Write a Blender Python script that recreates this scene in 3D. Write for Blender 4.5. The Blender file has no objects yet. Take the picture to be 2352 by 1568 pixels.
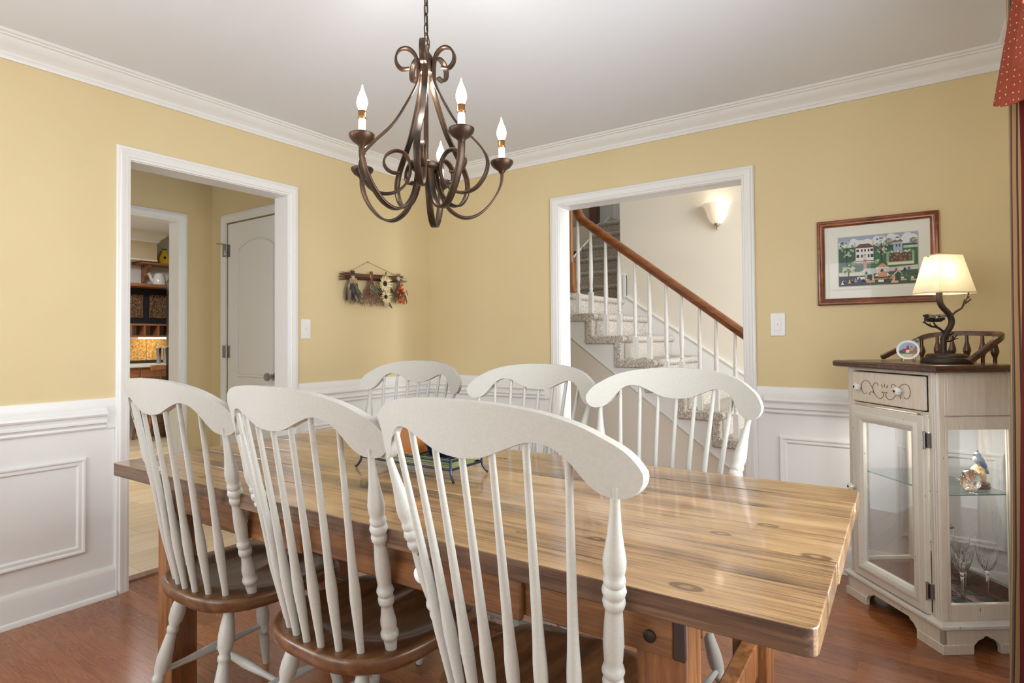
import bpy, bmesh, math, random
from mathutils import Vector, Matrix
from math import sin, cos, pi, radians

# ------------------------------------------------------------------ camera, world, lights, exposure
SC = bpy.context.scene
COL = SC.collection
F_PX = 1384.67
YAW, PITCH, ROLL = 0.6322, 0.0197, -0.0065
CAM_POS = Vector((3.0535, -3.493, 1.1702))
fw = Vector((-sin(YAW)*cos(PITCH), cos(YAW)*cos(PITCH), sin(PITCH)))
r0 = Vector((cos(YAW), sin(YAW), 0)); u0 = r0.cross(fw)
rt = r0*cos(ROLL) + u0*sin(ROLL); up = -r0*sin(ROLL) + u0*cos(ROLL)
cd = bpy.data.cameras.new('camera'); cam = bpy.data.objects.new('camera', cd); COL.objects.link(cam)
cd.sensor_width = 36.0; cd.lens = F_PX/2352*36.0; cd.clip_start = 0.02
cd.shift_x = 69.317/2352; cd.shift_y = -31.458/2352
mw = Matrix((( rt.x, up.x, -fw.x, CAM_POS.x), (rt.y, up.y, -fw.y, CAM_POS.y), (rt.z, up.z, -fw.z, CAM_POS.z), (0, 0, 0, 1)))
cam.matrix_world = mw
SC.camera = cam
vs = SC.view_settings
vs.view_transform = 'Standard'; vs.look = 'None'; vs.gamma = 1.0; vs.use_curve_mapping = False
vs.exposure = 0.22

world = bpy.data.worlds.new('daylight'); SC.world = world; world.use_nodes = True
wn = world.node_tree; bg = wn.nodes['Background']
bg.inputs[0].default_value = (0.80, 0.88, 1.0, 1); bg.inputs[1].default_value = 1.0

def area(name, loc, rot, sx, sy, watts, col=(1, 1, 1), spread=180):
    l = bpy.data.lights.new(name, 'AREA'); l.shape = 'RECTANGLE'; l.size = sx; l.size_y = sy
    l.energy = watts; l.color = col; l.spread = radians(spread)
    o = bpy.data.objects.new(name, l); COL.objects.link(o); o.location = loc; o.rotation_euler = rot
    return o
# daylight at the right and entry windows; the other lamps are added fill
area('daylight_right_window', (3.65, -1.98, 1.42), (0, radians(90), 0), 1.75, 1.2, 72, (0.94, 0.985, 1.0))
area('front_fill_light', (1.6, -5.42, 1.45), (radians(90), 0, 0), 1.9, 1.7, 52, (0.94, 0.985, 1.0))  # frontal fill through an added window behind the camera
area('left_fill_light', (-.22, -4.35, 1.45), (0, radians(-90), 0), 1.6, 1.3, 84, (0.94, 0.985, 1.0))  # fill for the cabinet front, through an added window out of view
area('cabinet_fill_light', (3.093-.622*.272+.783*.17, -.687+.783*.272+.622*.17, .855), (0, 0, radians(128.5)), .30, .05, 3.0, (1.0, .97, .92))  # added lamp to brighten the dark cabinet interior
area('daylight_entry_window', (4.75, 0.64, 2.1), (0, radians(90), 0), 3.4, .98, 165, (0.95, 0.98, 1.0))
area('kitchen_fill_light', (-3.1, -1.15, 2.46), (0, 0, 0), .9, .9, 48, (0.96, 0.98, 1.0))  # unseen lamp added to brighten the kitchen desk corner
area('hall_fill_light', (-.70, -3.74, 1.5), (radians(90), 0, 0), .9, 1.2, 6.5, (0.97, 0.985, 1.0))  # added lamp to brighten the back hall, behind an invented window
area('upstairs_fill_light', (-0.9, 3.3, 3.6), (0, radians(-90), 0), 1.0, 1.0, 6, (1.0, 0.98, 0.95))  # unseen lamp indoors against a solid wall, no window there

def point(name, loc, watts, col, rad):
    l = bpy.data.lights.new(name, 'POINT'); l.energy = watts; l.color = col; l.shadow_soft_size = rad
    o = bpy.data.objects.new(name, l); COL.objects.link(o); o.location = loc
    return o

# ------------------------------------------------------------------ helpers
def srgb(r, g, b):
    f = lambda c: (c/255/12.92) if c/255 <= 0.04045 else ((c/255+0.055)/1.055)**2.4
    return (f(r), f(g), f(b), 1.0)

class NT:
    def __init__(s, name):
        s.m = bpy.data.materials.new(name); s.m.use_nodes = True; s.t = s.m.node_tree
        s.b = s.t.nodes['Principled BSDF']
    def n(s, typ, **kw):
        nd = s.t.nodes.new('ShaderNode'+typ)
        for k, v in kw.items(): setattr(nd, k, v)
        return nd
    def l(s, a, b): s.t.links.new(a, b)
    def set(s, node, i, v):
        if isinstance(v, (int, float, tuple)): node.inputs[i].default_value = v
        else: s.l(v, node.inputs[i])
    def math(s, op, a, b=0.0, c=0.0, clamp=False):
        nd = s.n('Math', operation=op); nd.use_clamp = clamp
        s.set(nd, 0, a); s.set(nd, 1, b)
        if op in ('MULTIPLY_ADD', 'WRAP', 'COMPARE', 'SMOOTH_MIN'): s.set(nd, 2, c)
        return nd.outputs[0]
    def coord(s, which='Object'): return s.n('TexCoord').outputs[which]
    def mapping(s, vec, scale=(1, 1, 1), loc=(0, 0, 0)):
        nd = s.n('Mapping'); s.l(vec, nd.inputs[0]); nd.inputs['Scale'].default_value = scale; nd.inputs['Location'].default_value = loc
        return nd.outputs[0]
    def noise(s, vec, scale=5, detail=2, rough=.5, dist=0):
        nd = s.n('TexNoise'); s.l(vec, nd.inputs['Vector']); nd.inputs['Scale'].default_value = scale
        nd.inputs['Detail'].default_value = detail; nd.inputs['Roughness'].default_value = rough; nd.inputs['Distortion'].default_value = dist
        return nd.outputs[0]
    def ramp(s, fac, stops):
        nd = s.n('ValToRGB'); s.l(fac, nd.inputs[0]); el = nd.color_ramp.elements
        while len(el) < len(stops): el.new(0.5)
        for e, (p, c) in zip(el, stops): e.position = p; e.color = c
        return nd.outputs[0]
    def mix(s, fac, a, b, mode='MIX'):
        nd = s.n('Mix', data_type='RGBA', blend_type=mode); s.set(nd, 0, fac)
        s.set(nd, 6, a); s.set(nd, 7, b); return nd.outputs[2]
    def bump(s, h, strength=.2, dist=.01):
        nd = s.n('Bump'); s.l(h, nd.inputs['Height']); nd.inputs['Strength'].default_value = strength; nd.inputs['Distance'].default_value = dist
        s.l(nd.outputs[0], s.b.inputs['Normal'])
    def sep(s, vec):
        nd = s.n('SeparateXYZ'); s.l(vec, nd.inputs[0]); return nd.outputs
    def comb(s, x, y, z):
        nd = s.n('CombineXYZ'); s.set(nd, 0, x); s.set(nd, 1, y); s.set(nd, 2, z); return nd.outputs[0]
    def base(s, v): s.set(s.b, 'Base Color', v)
    def rough(s, v): s.set(s.b, 'Roughness', v)

def M(name, col, rough=.5, metal=0.0, spec=.5, bump=None, var=None, coat=0):
    k = NT(name); k.base(col); k.rough(rough); k.b.inputs['Metallic'].default_value = metal
    k.b.inputs['Specular IOR Level'].default_value = spec
    if coat: k.b.inputs['Coat Weight'].default_value = coat
    if bump or var:
        co = k.coord()
        if bump:
            k.bump(k.noise(co, bump[0], 3, .6), bump[1], bump[2] if len(bump) > 2 else .003)
        if var:
            f = k.noise(k.mapping(co, var[2] if len(var) > 2 else (1, 1, 1)), var[1], 3, .6)
            k.base(k.ramp(f, [(.35, col), (.68, var[0])]))
    return k.m

class MB:
    def __init__(s): s.v = []; s.f = []; s.mi = []; s.c = []
    def add(s, vs_, fs, mi=0, col=None):
        o = len(s.v); s.v += [tuple(p) for p in vs_]
        for f in fs: s.f.append(tuple(i+o for i in f)); s.mi.append(mi); s.c.append(col)
        return s
    def box(s, x0, x1, y0, y1, z0, z1, mi=0, col=None, M_=None):
        p = [Vector((x, y, z)) for z in (z0, z1) for y in (y0, y1) for x in (x0, x1)]
        if M_: p = [M_ @ q for q in p]
        return s.add(p, [(0, 2, 3, 1), (4, 5, 7, 6), (0, 1, 5, 4), (2, 6, 7, 3), (0, 4, 6, 2), (1, 3, 7, 5)], mi, col)
    def lathe(s, prof, n=20, M_=None, mi=0, col=None, lobes=None):
        o = []; fs = []; k = len(prof)
        for (r, z) in prof:
            for i in range(n):
                a = 2*pi*i/n; rr = r*(1 + (lobes[1]*cos(lobes[0]*a) if lobes else 0))
                q = Vector((rr*cos(a), rr*sin(a), z)); o.append(M_ @ q if M_ else q)
        for j in range(k-1):
            for i in range(n):
                i2 = (i+1) % n; fs.append((j*n+i, j*n+i2, (j+1)*n+i2, (j+1)*n+i))
        if prof[0][0] > 1e-6: fs.append(tuple(reversed(range(n))))
        if prof[-1][0] > 1e-6: fs.append(tuple((k-1)*n+i for i in range(n)))
        return s.add(o, fs, mi, col)
    def tube(s, pts, rad, n=8, mi=0, col=None, closed=False):
        pts = [Vector(p) for p in pts]; m = len(pts)
        rads = rad if isinstance(rad, (list, tuple)) else [rad]*m
        def tan(i):
            if closed: return (pts[(i+1) % m]-pts[i-1]).normalized()
            return (pts[min(i+1, m-1)]-pts[max(i-1, 0)]).normalized()
        t = tan(0); ref = Vector((0, 0, 1)) if abs(t.z) < .9 else Vector((1, 0, 0))
        nrm = (ref - t*ref.dot(t)).normalized(); o = []; fs = []
        for i in range(m):
            t = tan(i); nrm = (nrm - t*nrm.dot(t)).normalized(); b = t.cross(nrm)
            for j in range(n):
                a = 2*pi*j/n; o.append(pts[i] + (nrm*cos(a)+b*sin(a))*rads[i])
        for i in range(m if closed else m-1):
            i2 = (i+1) % m
            for j in range(n):
                j2 = (j+1) % n; fs.append((i*n+j, i*n+j2, i2*n+j2, i2*n+j))
        if not closed:
            fs.append(tuple(reversed(range(n)))); fs.append(tuple((m-1)*n+j for j in range(n)))
        return s.add(o, fs, mi, col)
    def sweep(s, prof, frames, closed=False, mi=0, col=None, caps=True):
        """frames: (P, A, B); a profile point (a, b) lands at P + A*a + B*b"""
        n = len(prof); o = []; fs = []; m = len(frames)
        for P, A, B in frames:
            P, A, B = Vector(P), Vector(A), Vector(B)
            o += [P + A*a + B*b for a, b in prof]
        for i in range(m if closed else m-1):
            i2 = (i+1) % m
            for j in range(n):
                j2 = (j+1) % n; fs.append((i*n+j, i*n+j2, i2*n+j2, i2*n+j))
        if caps and not closed:
            fs.append(tuple(reversed(range(n)))); fs.append(tuple((m-1)*n+j for j in range(n)))
        return s.add(o, fs, mi, col)
    def prism(s, poly, h0, h1, M_=None, mi=0, col=None):
        """poly in (a, b); extruded along the third axis from h0 to h1; M_ maps (a, b, h)"""
        n = len(poly); M_ = M_ or Matrix.Identity(4)
        o = [M_ @ Vector((a, b, h0)) for a, b in poly] + [M_ @ Vector((a, b, h1)) for a, b in poly]
        fs = [tuple(reversed(range(n))), tuple(range(n, 2*n))] + [(i, (i+1) % n, n+(i+1) % n, n+i) for i in range(n)]
        return s.add(o, fs, mi, col)
    def sphere(s, c, r, n=12, m=8, M_=None, mi=0, col=None, sc=(1, 1, 1)):
        T = Matrix.Translation(Vector(c)) @ Matrix.Diagonal((sc[0], sc[1], sc[2], 1))
        if M_: T = M_ @ T
        prof = [(max(r*sin(pi*j/m), 1e-7), -r*cos(pi*j/m)) for j in range(m+1)]
        prof[0] = (1e-7, -r); prof[-1] = (1e-7, r)
        return s.lathe(prof, n, T, mi, col)

def obj(name, mb, mats, parent=None, bevel=0, seg=2, angle=38, sub=0, smooth=True):
    me = bpy.data.meshes.new(name); me.from_pydata(mb.v, [], mb.f); me.update()
    if not isinstance(mats, (list, tuple)): mats = [mats]
    for m in mats: me.materials.append(m)
    if any(mb.mi): me.polygons.foreach_set('material_index', mb.mi)
    if any(c is not None for c in mb.c):
        at = me.color_attributes.new('Col', 'FLOAT_COLOR', 'CORNER')
        for p in me.polygons:
            c = mb.c[p.index] or (1, 1, 1, 1)
            for li in p.loop_indices: at.data[li].color = c
    bm = bmesh.new(); bm.from_mesh(me); bmesh.ops.recalc_face_normals(bm, faces=bm.faces); bm.to_mesh(me); bm.free()
    if smooth:
        me.polygons.foreach_set('use_smooth', [True]*len(me.polygons)); me.set_sharp_from_angle(angle=radians(angle))
    o = bpy.data.objects.new(name, me); COL.objects.link(o)
    if parent: o.parent = parent
    if sub:
        md = o.modifiers.new('sub', 'SUBSURF'); md.levels = sub; md.render_levels = sub
    if bevel:
        md = o.modifiers.new('bev', 'BEVEL'); md.width = bevel; md.segments = seg; md.limit_method = 'ANGLE'; md.angle_limit = radians(35)
        md.harden_normals = False
    return o

def tag(o, label, cat, group=None, kind=None):
    o['label'] = label; o['category'] = cat
    if group: o['group'] = group
    if kind: o['kind'] = kind
    return o
def thing(name, label, cat, loc=(0, 0, 0), rz=0, group=None):
    o = bpy.data.objects.new(name, None); COL.objects.link(o); o.location = loc; o.rotation_euler = (0, 0, rz)
    o.empty_display_size = .05
    return tag(o, label, cat, group)
def struct(name, mb, mats, bevel=0, **kw):
    o = obj(name, mb, mats, bevel=bevel, **kw); o['kind'] = 'structure'; return o
def dup(root, loc, rz, label, group=None):
    r = root.copy(); COL.objects.link(r); r.location = loc; r.rotation_euler = (0, 0, rz); r['label'] = label
    if group: r['group'] = group
    for ch in list(root.children):
        c = ch.copy(); COL.objects.link(c); c.parent = r
        for g in list(ch.children):
            d = g.copy(); COL.objects.link(d); d.parent = c
    return r
def catmull(pts, k=6):
    P = [Vector(p) for p in pts]; out = []
    for i in range(len(P)-1):
        a = P[max(i-1, 0)]; b = P[i]; c = P[i+1]; d = P[min(i+2, len(P)-1)]
        for j in range(k):
            t = j/k; out.append(.5*((2*b)+(-a+c)*t+(2*a-5*b+4*c-d)*t*t+(-a+3*b-3*c+d)*t**3))
    out.append(P[-1]); return out
def basis(o, x, y, z):
    m = Matrix.Identity(4)
    for i, c in enumerate((Vector(x), Vector(y), Vector(z), Vector(o))):
        for j in range(3): m[j][i] = c[j]
    return m
def along(p, q):
    """matrix putting local z=0 at p and local +z towards q; returns matrix and length"""
    p, q = Vector(p), Vector(q); d = q-p; L = d.length; z = d.normalized()
    x = Vector((1, 0, 0)) if abs(z.x) < .9 else Vector((0, 1, 0)); x = (x - z*x.dot(z)).normalized()
    return basis(p, x, z.cross(x), z), L

# ------------------------------------------------------------------ materials
def wall_paint(name, c1, c2):
    k = NT(name); co = k.coord()
    k.base(k.ramp(k.noise(co, 1.3, 2), [(.3, c1), (.7, c2)])); k.rough(.55)
    k.b.inputs['Specular IOR Level'].default_value = .3
    k.bump(k.noise(co, 260, 2), .06, .002); return k.m
YELLOW = wall_paint('yellow_wall_paint', srgb(216, 197, 153), srgb(221, 203, 160))
CREAM = wall_paint('cream_hall_paint', srgb(222, 214, 200), srgb(226, 219, 206))
WHITE = M('white_trim_paint', srgb(232, 232, 231), .32, spec=.45, bump=(180, .03, .001))
CEIL = M('ceiling_paint', srgb(232, 237, 246), .85, spec=.2, bump=(300, .12, .002))
BLACK = M('black_metal', srgb(30, 30, 32), .4, .3)
STEEL = M('steel', srgb(165, 165, 165), .28, 1.0)
DARKBOARD = M('black_board_paint', srgb(30, 32, 36), .6)

def chair_paint():
    k = NT('worn_white_paint'); co = k.coord()
    g = k.n('NewGeometry')
    n1 = k.noise(k.mapping(co, (1, 1, .35)), 34, 4, .65)
    pt = k.math('SUBTRACT', g.outputs['Pointiness'], .5)
    e = k.math('MULTIPLY', k.math('MULTIPLY', k.math('SUBTRACT', pt, .06), 9.0, clamp=True), k.math('GREATER_THAN', n1, .60))
    sp = k.math('GREATER_THAN', k.noise(co, 55, 3, .7), .745)
    fac = k.math('MAXIMUM', k.math('MULTIPLY', e, 1.0, clamp=True), k.math('MULTIPLY', sp, .0))
    tone = k.ramp(k.noise(k.mapping(co, (60, 6, 60)), 3, 3, .6), [(.3, srgb(182, 180, 174)), (.75, srgb(190, 188, 182))])
    k.base(k.mix(fac, tone, srgb(120, 92, 66))); k.rough(.42)
    k.bump(k.noise(k.mapping(co, (40, 6, 40)), 6, 3), .07, .002); return k.m
CHAIRW = chair_paint()

def wood(name, c_dark, c_mid, c_light, scale=(1, 14, 14), rough=.35, fine=1.0, coat=0.0, contrast=(.32, .5, .7)):
    k = NT(name); co = k.coord()
    v = k.mapping(co, scale)
    n1 = k.noise(v, 2.2, 4, .6, .6); n2 = k.noise(k.mapping(co, (scale[0]*3, scale[1]*6, scale[2]*6)), 3, 2, .6)
    f = k.math('ADD', k.math('MULTIPLY', n1, .72), k.math('MULTIPLY', n2, .28*fine))
    k.base(k.ramp(f, [(contrast[0], c_dark), (contrast[1], c_mid), (contrast[2], c_light)])); k.rough(rough)
    if coat: k.b.inputs['Coat Weight'].default_value = coat; k.b.inputs['Coat Roughness'].default_value = .12
    k.bump(f, .05, .002); return k.m
SEATW = wood('seat_wood', srgb(70, 44, 26), srgb(98, 64, 38), srgb(126, 86, 52), (12, 1.0, 12), .34, coat=.15)
OAK = wood('oak_rail', srgb(96, 54, 26), srgb(124, 72, 36), srgb(148, 92, 50), (1, 10, 10), .32)
DARKTOP = wood('cabinet_dark_wood', srgb(50, 28, 20), srgb(76, 44, 30), srgb(100, 60, 40), (2, 14, 14), .25, coat=.4)
FRAMEW = wood('frame_wood', srgb(84, 40, 18), srgb(126, 64, 28), srgb(156, 88, 40), (3, 3, 3), .22, coat=.5)
KITW = wood('kitchen_wood', srgb(122, 76, 48), srgb(152, 100, 66), srgb(176, 122, 84), (8, 1, 8), .4)
SIDEW = wood('shaded_edge_stain', srgb(60, 42, 32), srgb(96, 70, 52), srgb(132, 102, 76), (1.0, 30, 30), .36)  # dark stain, with the side's lack of light mixed into the colour
LEGW = wood('table_leg_wood', srgb(88, 54, 30), srgb(128, 82, 47), srgb(166, 114, 68), (14, 14, 1.2), .4)
APRONW = wood('table_apron_wood', srgb(84, 54, 32), srgb(124, 82, 50), srgb(158, 110, 68), (1.2, 14, 14), .4)
DARKPEG = M('dark_peg_wood', srgb(52, 34, 24), .5)

def table_wood(knots, y0, bw):
    k = NT('pine_table_top'); co = k.coord(); x, y, z = k.sep(co)
    # bend the grain round the knots
    yb = y; dark = None; heart = None
    for (kx, ky, r) in knots:
        dx = k.math('MULTIPLY', k.math('SUBTRACT', x, kx), .55/r); dy = k.math('MULTIPLY', k.math('SUBTRACT', y, ky), 1.0/r)
        d = k.math('SQRT', k.math('ADD', k.math('MULTIPLY', dx, dx), k.math('MULTIPLY', dy, dy)))
        g = k.math('POWER', 2.718, k.math('MULTIPLY', k.math('MULTIPLY', d, d), -.35))
        yb = k.math('ADD', yb, k.math('MULTIPLY', k.math('MULTIPLY', dy, g), -r*.75))
        mr = k.n('MapRange', interpolation_type='SMOOTHSTEP'); k.l(d, mr.inputs[0])
        for i, vv in zip((1, 2, 3, 4), (.15, .55, 0.0, 1.0)): mr.inputs[i].default_value = vv
        mr2 = k.n('MapRange', interpolation_type='SMOOTHSTEP'); k.l(d, mr2.inputs[0])
        for i, vv in zip((1, 2, 3, 4), (.85, 1.12, 1.0, 0.0)): mr2.inputs[i].default_value = vv
        ring = k.math('MULTIPLY', mr.outputs[0], mr2.outputs[0])
        inn = k.math('MULTIPLY', k.math('SUBTRACT', 1.0, mr.outputs[0]), .22)
        cur = k.math('MAXIMUM', ring, inn)
        dark = cur if dark is None else k.math('MAXIMUM', dark, cur)
    bi = k.math('FLOOR', k.math('DIVIDE', k.math('SUBTRACT', y, y0), bw))
    wn_ = k.n('TexWhiteNoise', noise_dimensions='1D'); k.l(bi, wn_.inputs['W']); rnd = wn_.outputs[0]
    off = k.math('MULTIPLY', rnd, 37.0)
    v = k.comb(k.math('ADD', k.math('MULTIPLY', x, .9), off), k.math('MULTIPLY', yb, 32), k.math('MULTIPLY', z, 32))
    n1 = k.noise(v, 2.0, 3, .55, .4)
    v2 = k.comb(k.math('ADD', k.math('MULTIPLY', x, 2.5), off), k.math('MULTIPLY', yb, 170), k.math('MULTIPLY', z, 170))
    n2 = k.noise(v2, 1.6, 3, .6)
    bl = k.noise(k.comb(k.math('ADD', k.math('MULTIPLY', x, 1.6), off), k.math('MULTIPLY', y, 5), z), 2.0, 3, .6)
    f = k.math('ADD', k.math('ADD', k.math('MULTIPLY', n1, .24), k.math('MULTIPLY', n2, .34)), k.math('MULTIPLY', bl, .42))
    f = k.math('ADD', f, k.math('MULTIPLY', k.math('SUBTRACT', rnd, .5), .05))
    c = k.ramp(f, [(.36, srgb(64, 46, 33)), (.43, srgb(112, 82, 56)), (.50, srgb(152, 117, 80)), (.62, srgb(184, 149, 108))])
    c = k.mix(k.math('MULTIPLY', dark, .8, clamp=True), c, srgb(74, 46, 28))
    cr = k.noise(k.comb(k.math('ADD', k.math('MULTIPLY', x, 1.4), off), k.math('MULTIPLY', yb, 60), 0.0), 1.3, 2, .5)
    c = k.mix(k.math('MULTIPLY', k.math('GREATER_THAN', cr, .72), .45), c, srgb(84, 56, 34))
    k.base(c); k.rough(.32); k.b.inputs['Coat Weight'].default_value = .65; k.b.inputs['Coat Roughness'].default_value = .085
    k.bump(f, .12, .003); return k.m

def floor_wood():
    k = NT('hardwood_floor'); co = k.coord(); x, y, z = k.sep(co)
    bw, bl = .083, .95
    row = k.math('FLOOR', k.math('DIVIDE', y, bw))
    w1 = k.n('TexWhiteNoise', noise_dimensions='1D'); k.l(row, w1.inputs['W'])
    xs = k.math('ADD', k.math('DIVIDE', x, bl), k.math('MULTIPLY', w1.outputs[0], 7.3))
    cell = k.math('FLOOR', xs)
    w2 = k.n('TexWhiteNoise', noise_dimensions='2D'); k.l(k.comb(row, cell, 0.0), w2.inputs['Vector']); rnd = w2.outputs[0]
    fy = k.math('FRACT', k.math('DIVIDE', y, bw)); fx = k.math('FRACT', xs)
    ey = k.math('MINIMUM', fy, k.math('SUBTRACT', 1.0, fy)); ex = k.math('MULTIPLY', k.math('MINIMUM', fx, k.math('SUBTRACT', 1.0, fx)), bl/bw)
    seam = k.math('LESS_THAN', k.math('MINIMUM', ey, ex), .014)
    off = k.math('MULTIPLY', rnd, 51.0)
    v = k.comb(k.math('ADD', k.math('MULTIPLY', x, 1.5), off), k.math('MULTIPLY', y, 15), off)
    n1 = k.noise(v, 1.7, 3, .55, 1.2)
    wv = k.math('FRACT', k.math('MULTIPLY', n1, 7.0))
    n2 = k.noise(k.comb(k.math('MULTIPLY', x, 6), k.math('MULTIPLY', y, 160), off), 1.5, 2, .6)
    f = k.math('ADD', k.math('ADD', k.math('MULTIPLY', wv, .30), k.math('MULTIPLY', n2, .34)), k.math('MULTIPLY', rnd, .36))
    c = k.ramp(f, [(.15, srgb(112, 60, 32)), (.5, srgb(148, 86, 47)), (.85, srgb(176, 110, 64))])
    c = k.mix(k.math('MULTIPLY', seam, .5), c, srgb(88, 46, 28))
    k.base(c); k.rough(.24); k.b.inputs['Coat Weight'].default_value = .4; k.b.inputs['Coat Roughness'].default_value = .14
    k.bump(k.math('SUBTRACT', 1.0, seam), .25, .002); return k.m
def floor_tile():
    k = NT('beige_plank_tile'); co = k.coord(); x, y, z = k.sep(co)
    bw, bl = .165, .62
    row = k.math('FLOOR', k.math('DIVIDE', x, bw))
    ys = k.math('ADD', k.math('DIVIDE', y, bl), k.math('MULTIPLY', row, .37))
    cell = k.math('FLOOR', ys)
    w2 = k.n('TexWhiteNoise', noise_dimensions='2D'); k.l(k.comb(row, cell, 0.0), w2.inputs['Vector'])
    fy = k.math('FRACT', ys); fx = k.math('FRACT', k.math('DIVIDE', x, bw))
    ex = k.math('MINIMUM', fx, k.math('SUBTRACT', 1.0, fx)); ey = k.math('MULTIPLY', k.math('MINIMUM', fy, k.math('SUBTRACT', 1.0, fy)), bl/bw)
    seam = k.math('LESS_THAN', k.math('MINIMUM', ey, ex), .012)
    n = k.noise(k.comb(k.math('MULTIPLY', x, 6), k.math('MULTIPLY', y, 1.5), k.math('MULTIPLY', w2.outputs[0], 9)), 3, 3, .6)
    c = k.ramp(k.math('ADD', k.math('MULTIPLY', n, .7), k.math('MULTIPLY', w2.outputs[0], .3)), [(.3, srgb(212, 186, 148)), (.7, srgb(230, 208, 174))])
    k.base(k.mix(k.math('MULTIPLY', seam, .6), c, srgb(140, 116, 88))); k.rough(.4); return k.m
FLOORW = floor_wood(); TILE = floor_tile()

def speck(name, cs, scale, rough=.9, bumpst=.6, dist=.01):
    k = NT(name); co = k.coord()
    f = k.noise(co, scale, 3, .75); k.base(k.ramp(f, cs)); k.rough(rough)
    k.b.inputs['Specular IOR Level'].default_value = .1
    k.bump(k.noise(co, scale*1.3, 3, .8), bumpst, dist); return k.m
CARPET = speck('beige_carpet', [(.34, srgb(138, 127, 116)), (.5, srgb(196, 188, 177)), (.64, srgb(226, 221, 213))], 120)
CORKD = speck('dark_cork', [(.36, srgb(52, 36, 26)), (.5, srgb(112, 86, 64)), (.66, srgb(160, 130, 100))], 60, .9, .2, .003)
CORKL = speck('light_cork', [(.32, srgb(120, 84, 44)), (.5, srgb(196, 156, 96)), (.7, srgb(222, 190, 132))], 55, .9, .2, .003)

def glass_pane(name, tint=(.996, .998, .998, 1)):
    k = NT(name); t = k.n('BsdfTransparent'); t.inputs[0].default_value = tint
    g = k.n('BsdfGlossy'); g.inputs['Roughness'].default_value = .01
    lw = k.n('LayerWeight'); lw.inputs[0].default_value = .25
    mx = k.n('MixShader'); k.l(k.math('MULTIPLY', lw.outputs['Fresnel'], .5), mx.inputs[0]); k.l(t.outputs[0], mx.inputs[1]); k.l(g.outputs[0], mx.inputs[2])
    out = k.t.nodes['Material Output']; k.l(mx.outputs[0], out.inputs[0]); return k.m
PANE = glass_pane('clear_glass_pane')
SHELFG = glass_pane('glass_shelf', (.93, .975, .96, 1))
GEDGE = M('green_glass_edge', srgb(96, 130, 118), .1)
CRYSTAL = NT('crystal'); CRYSTAL.b.inputs['Transmission Weight'].default_value = 1; CRYSTAL.b.inputs['IOR'].default_value = 1.5
CRYSTAL.rough(.01); CRYSTAL.base((1, 1, 1, 1)); CRYSTAL = CRYSTAL.m
MIRROR = M('mirror_silver', (.86, .88, .9, 1), .015, 1.0)
def colmat(name='printed_colour', rough=.6):
    k = NT(name); a = k.n('VertexColor', layer_name='Col'); k.l(a.outputs[0], k.b.inputs['Base Color']); k.rough(rough); return k.m
PRINT = colmat(); DRIED = colmat('dried_plant_colour', .85); FABRIC = colmat('striped_fabric', .85); GLAZE = colmat('glazed_figurine', .25)
def emit(name, col, st, mixc=None):
    k = NT(name); k.base(col); k.b.inputs['Emission Color'].default_value = col; k.b.inputs['Emission Strength'].default_value = st; return k.m
BULB = emit('lit_bulb_glass', (1.0, .86, .62, 1), 14.0)
# ------------------------------------------------------------------ the dining room shell
CH = 2.44; RAIL = .905
def wall_x(name, x0, x1, segs, mats=None):
    """wall slab between x0 and x1; segs: (ya, yb, za, zb); split at the rail so the wainscot is white"""
    mb = MB()
    for ya, yb, za, zb in segs:
        if za < RAIL < zb and mats is None: mb.box(x0, x1, ya, yb, za, RAIL, 1); mb.box(x0, x1, ya, yb, RAIL, zb, 0)
        else: mb.box(x0, x1, ya, yb, za, zb, 1 if zb <= RAIL and mats is None else 0)
    return struct(name, mb, mats or [YELLOW, WHITE], smooth=False)
def wall_y(name, y0, y1, segs, mats=None):
    mb = MB()
    for xa, xb, za, zb in segs:
        if za < RAIL < zb and mats is None: mb.box(xa, xb, y0, y1, za, RAIL, 1); mb.box(xa, xb, y0, y1, RAIL, zb, 0)
        else: mb.box(xa, xb, y0, y1, za, zb, 1 if zb <= RAIL and mats is None else 0)
    return struct(name, mb, mats or [YELLOW, WHITE], smooth=False)
XR, YF = 3.43, -5.20
LA, LB, LT = -2.184, -1.266, 2.056      # rough opening in the left wall
BA, BB, BT = 1.122, 2.282, 2.058        # rough opening in the back wall
wall_x('wall_left', -.12, 0, [(YF, -5.0, 0, CH), (-5.0, -3.7, 0, .6), (-5.0, -3.7, 2.15, CH), (-3.7, LA, 0, CH), (LA, LB, LT, CH), (LB, .13, 0, CH)])
wall_y('wall_back', 0, .13, [(0, BA, 0, CH), (BA, BB, BT, CH), (BB, XR+.14, 0, CH)])
WY0, WY1, WZ0, WZ1 = -2.60, -1.38, .46, 2.2
wall_x('wall_right', XR, XR+.14, [(YF, WY0, 0, CH), (WY0, WY1, 0, WZ0), (WY0, WY1, WZ1, CH), (WY1, 0, 0, CH)])
FX0, FX1 = .6, 2.6
wall_y('wall_front', YF-.14, YF, [(-.12, FX0, 0, CH), (FX0, FX1, 0, .6), (FX0, FX1, 2.15, CH), (FX1, XR+.14, 0, CH)])
struct('ceiling', MB().box(-.12, XR+.14, YF-.14, .13, CH, CH+.1), CEIL, smooth=False)
struct('floor', MB().box(-.105, XR+.14, YF-.14, .6, -.06, 0), FLOORW, smooth=False)
struct('trim_1', MB().prism([(-.155, 0), (-.075, 0), (-.085, .010), (-.145, .010)], LA, LB, basis((0, 0, 0), (1, 0, 0), (0, 0, 1), (0, 1, 0))), OAK)   # threshold strip

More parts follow.
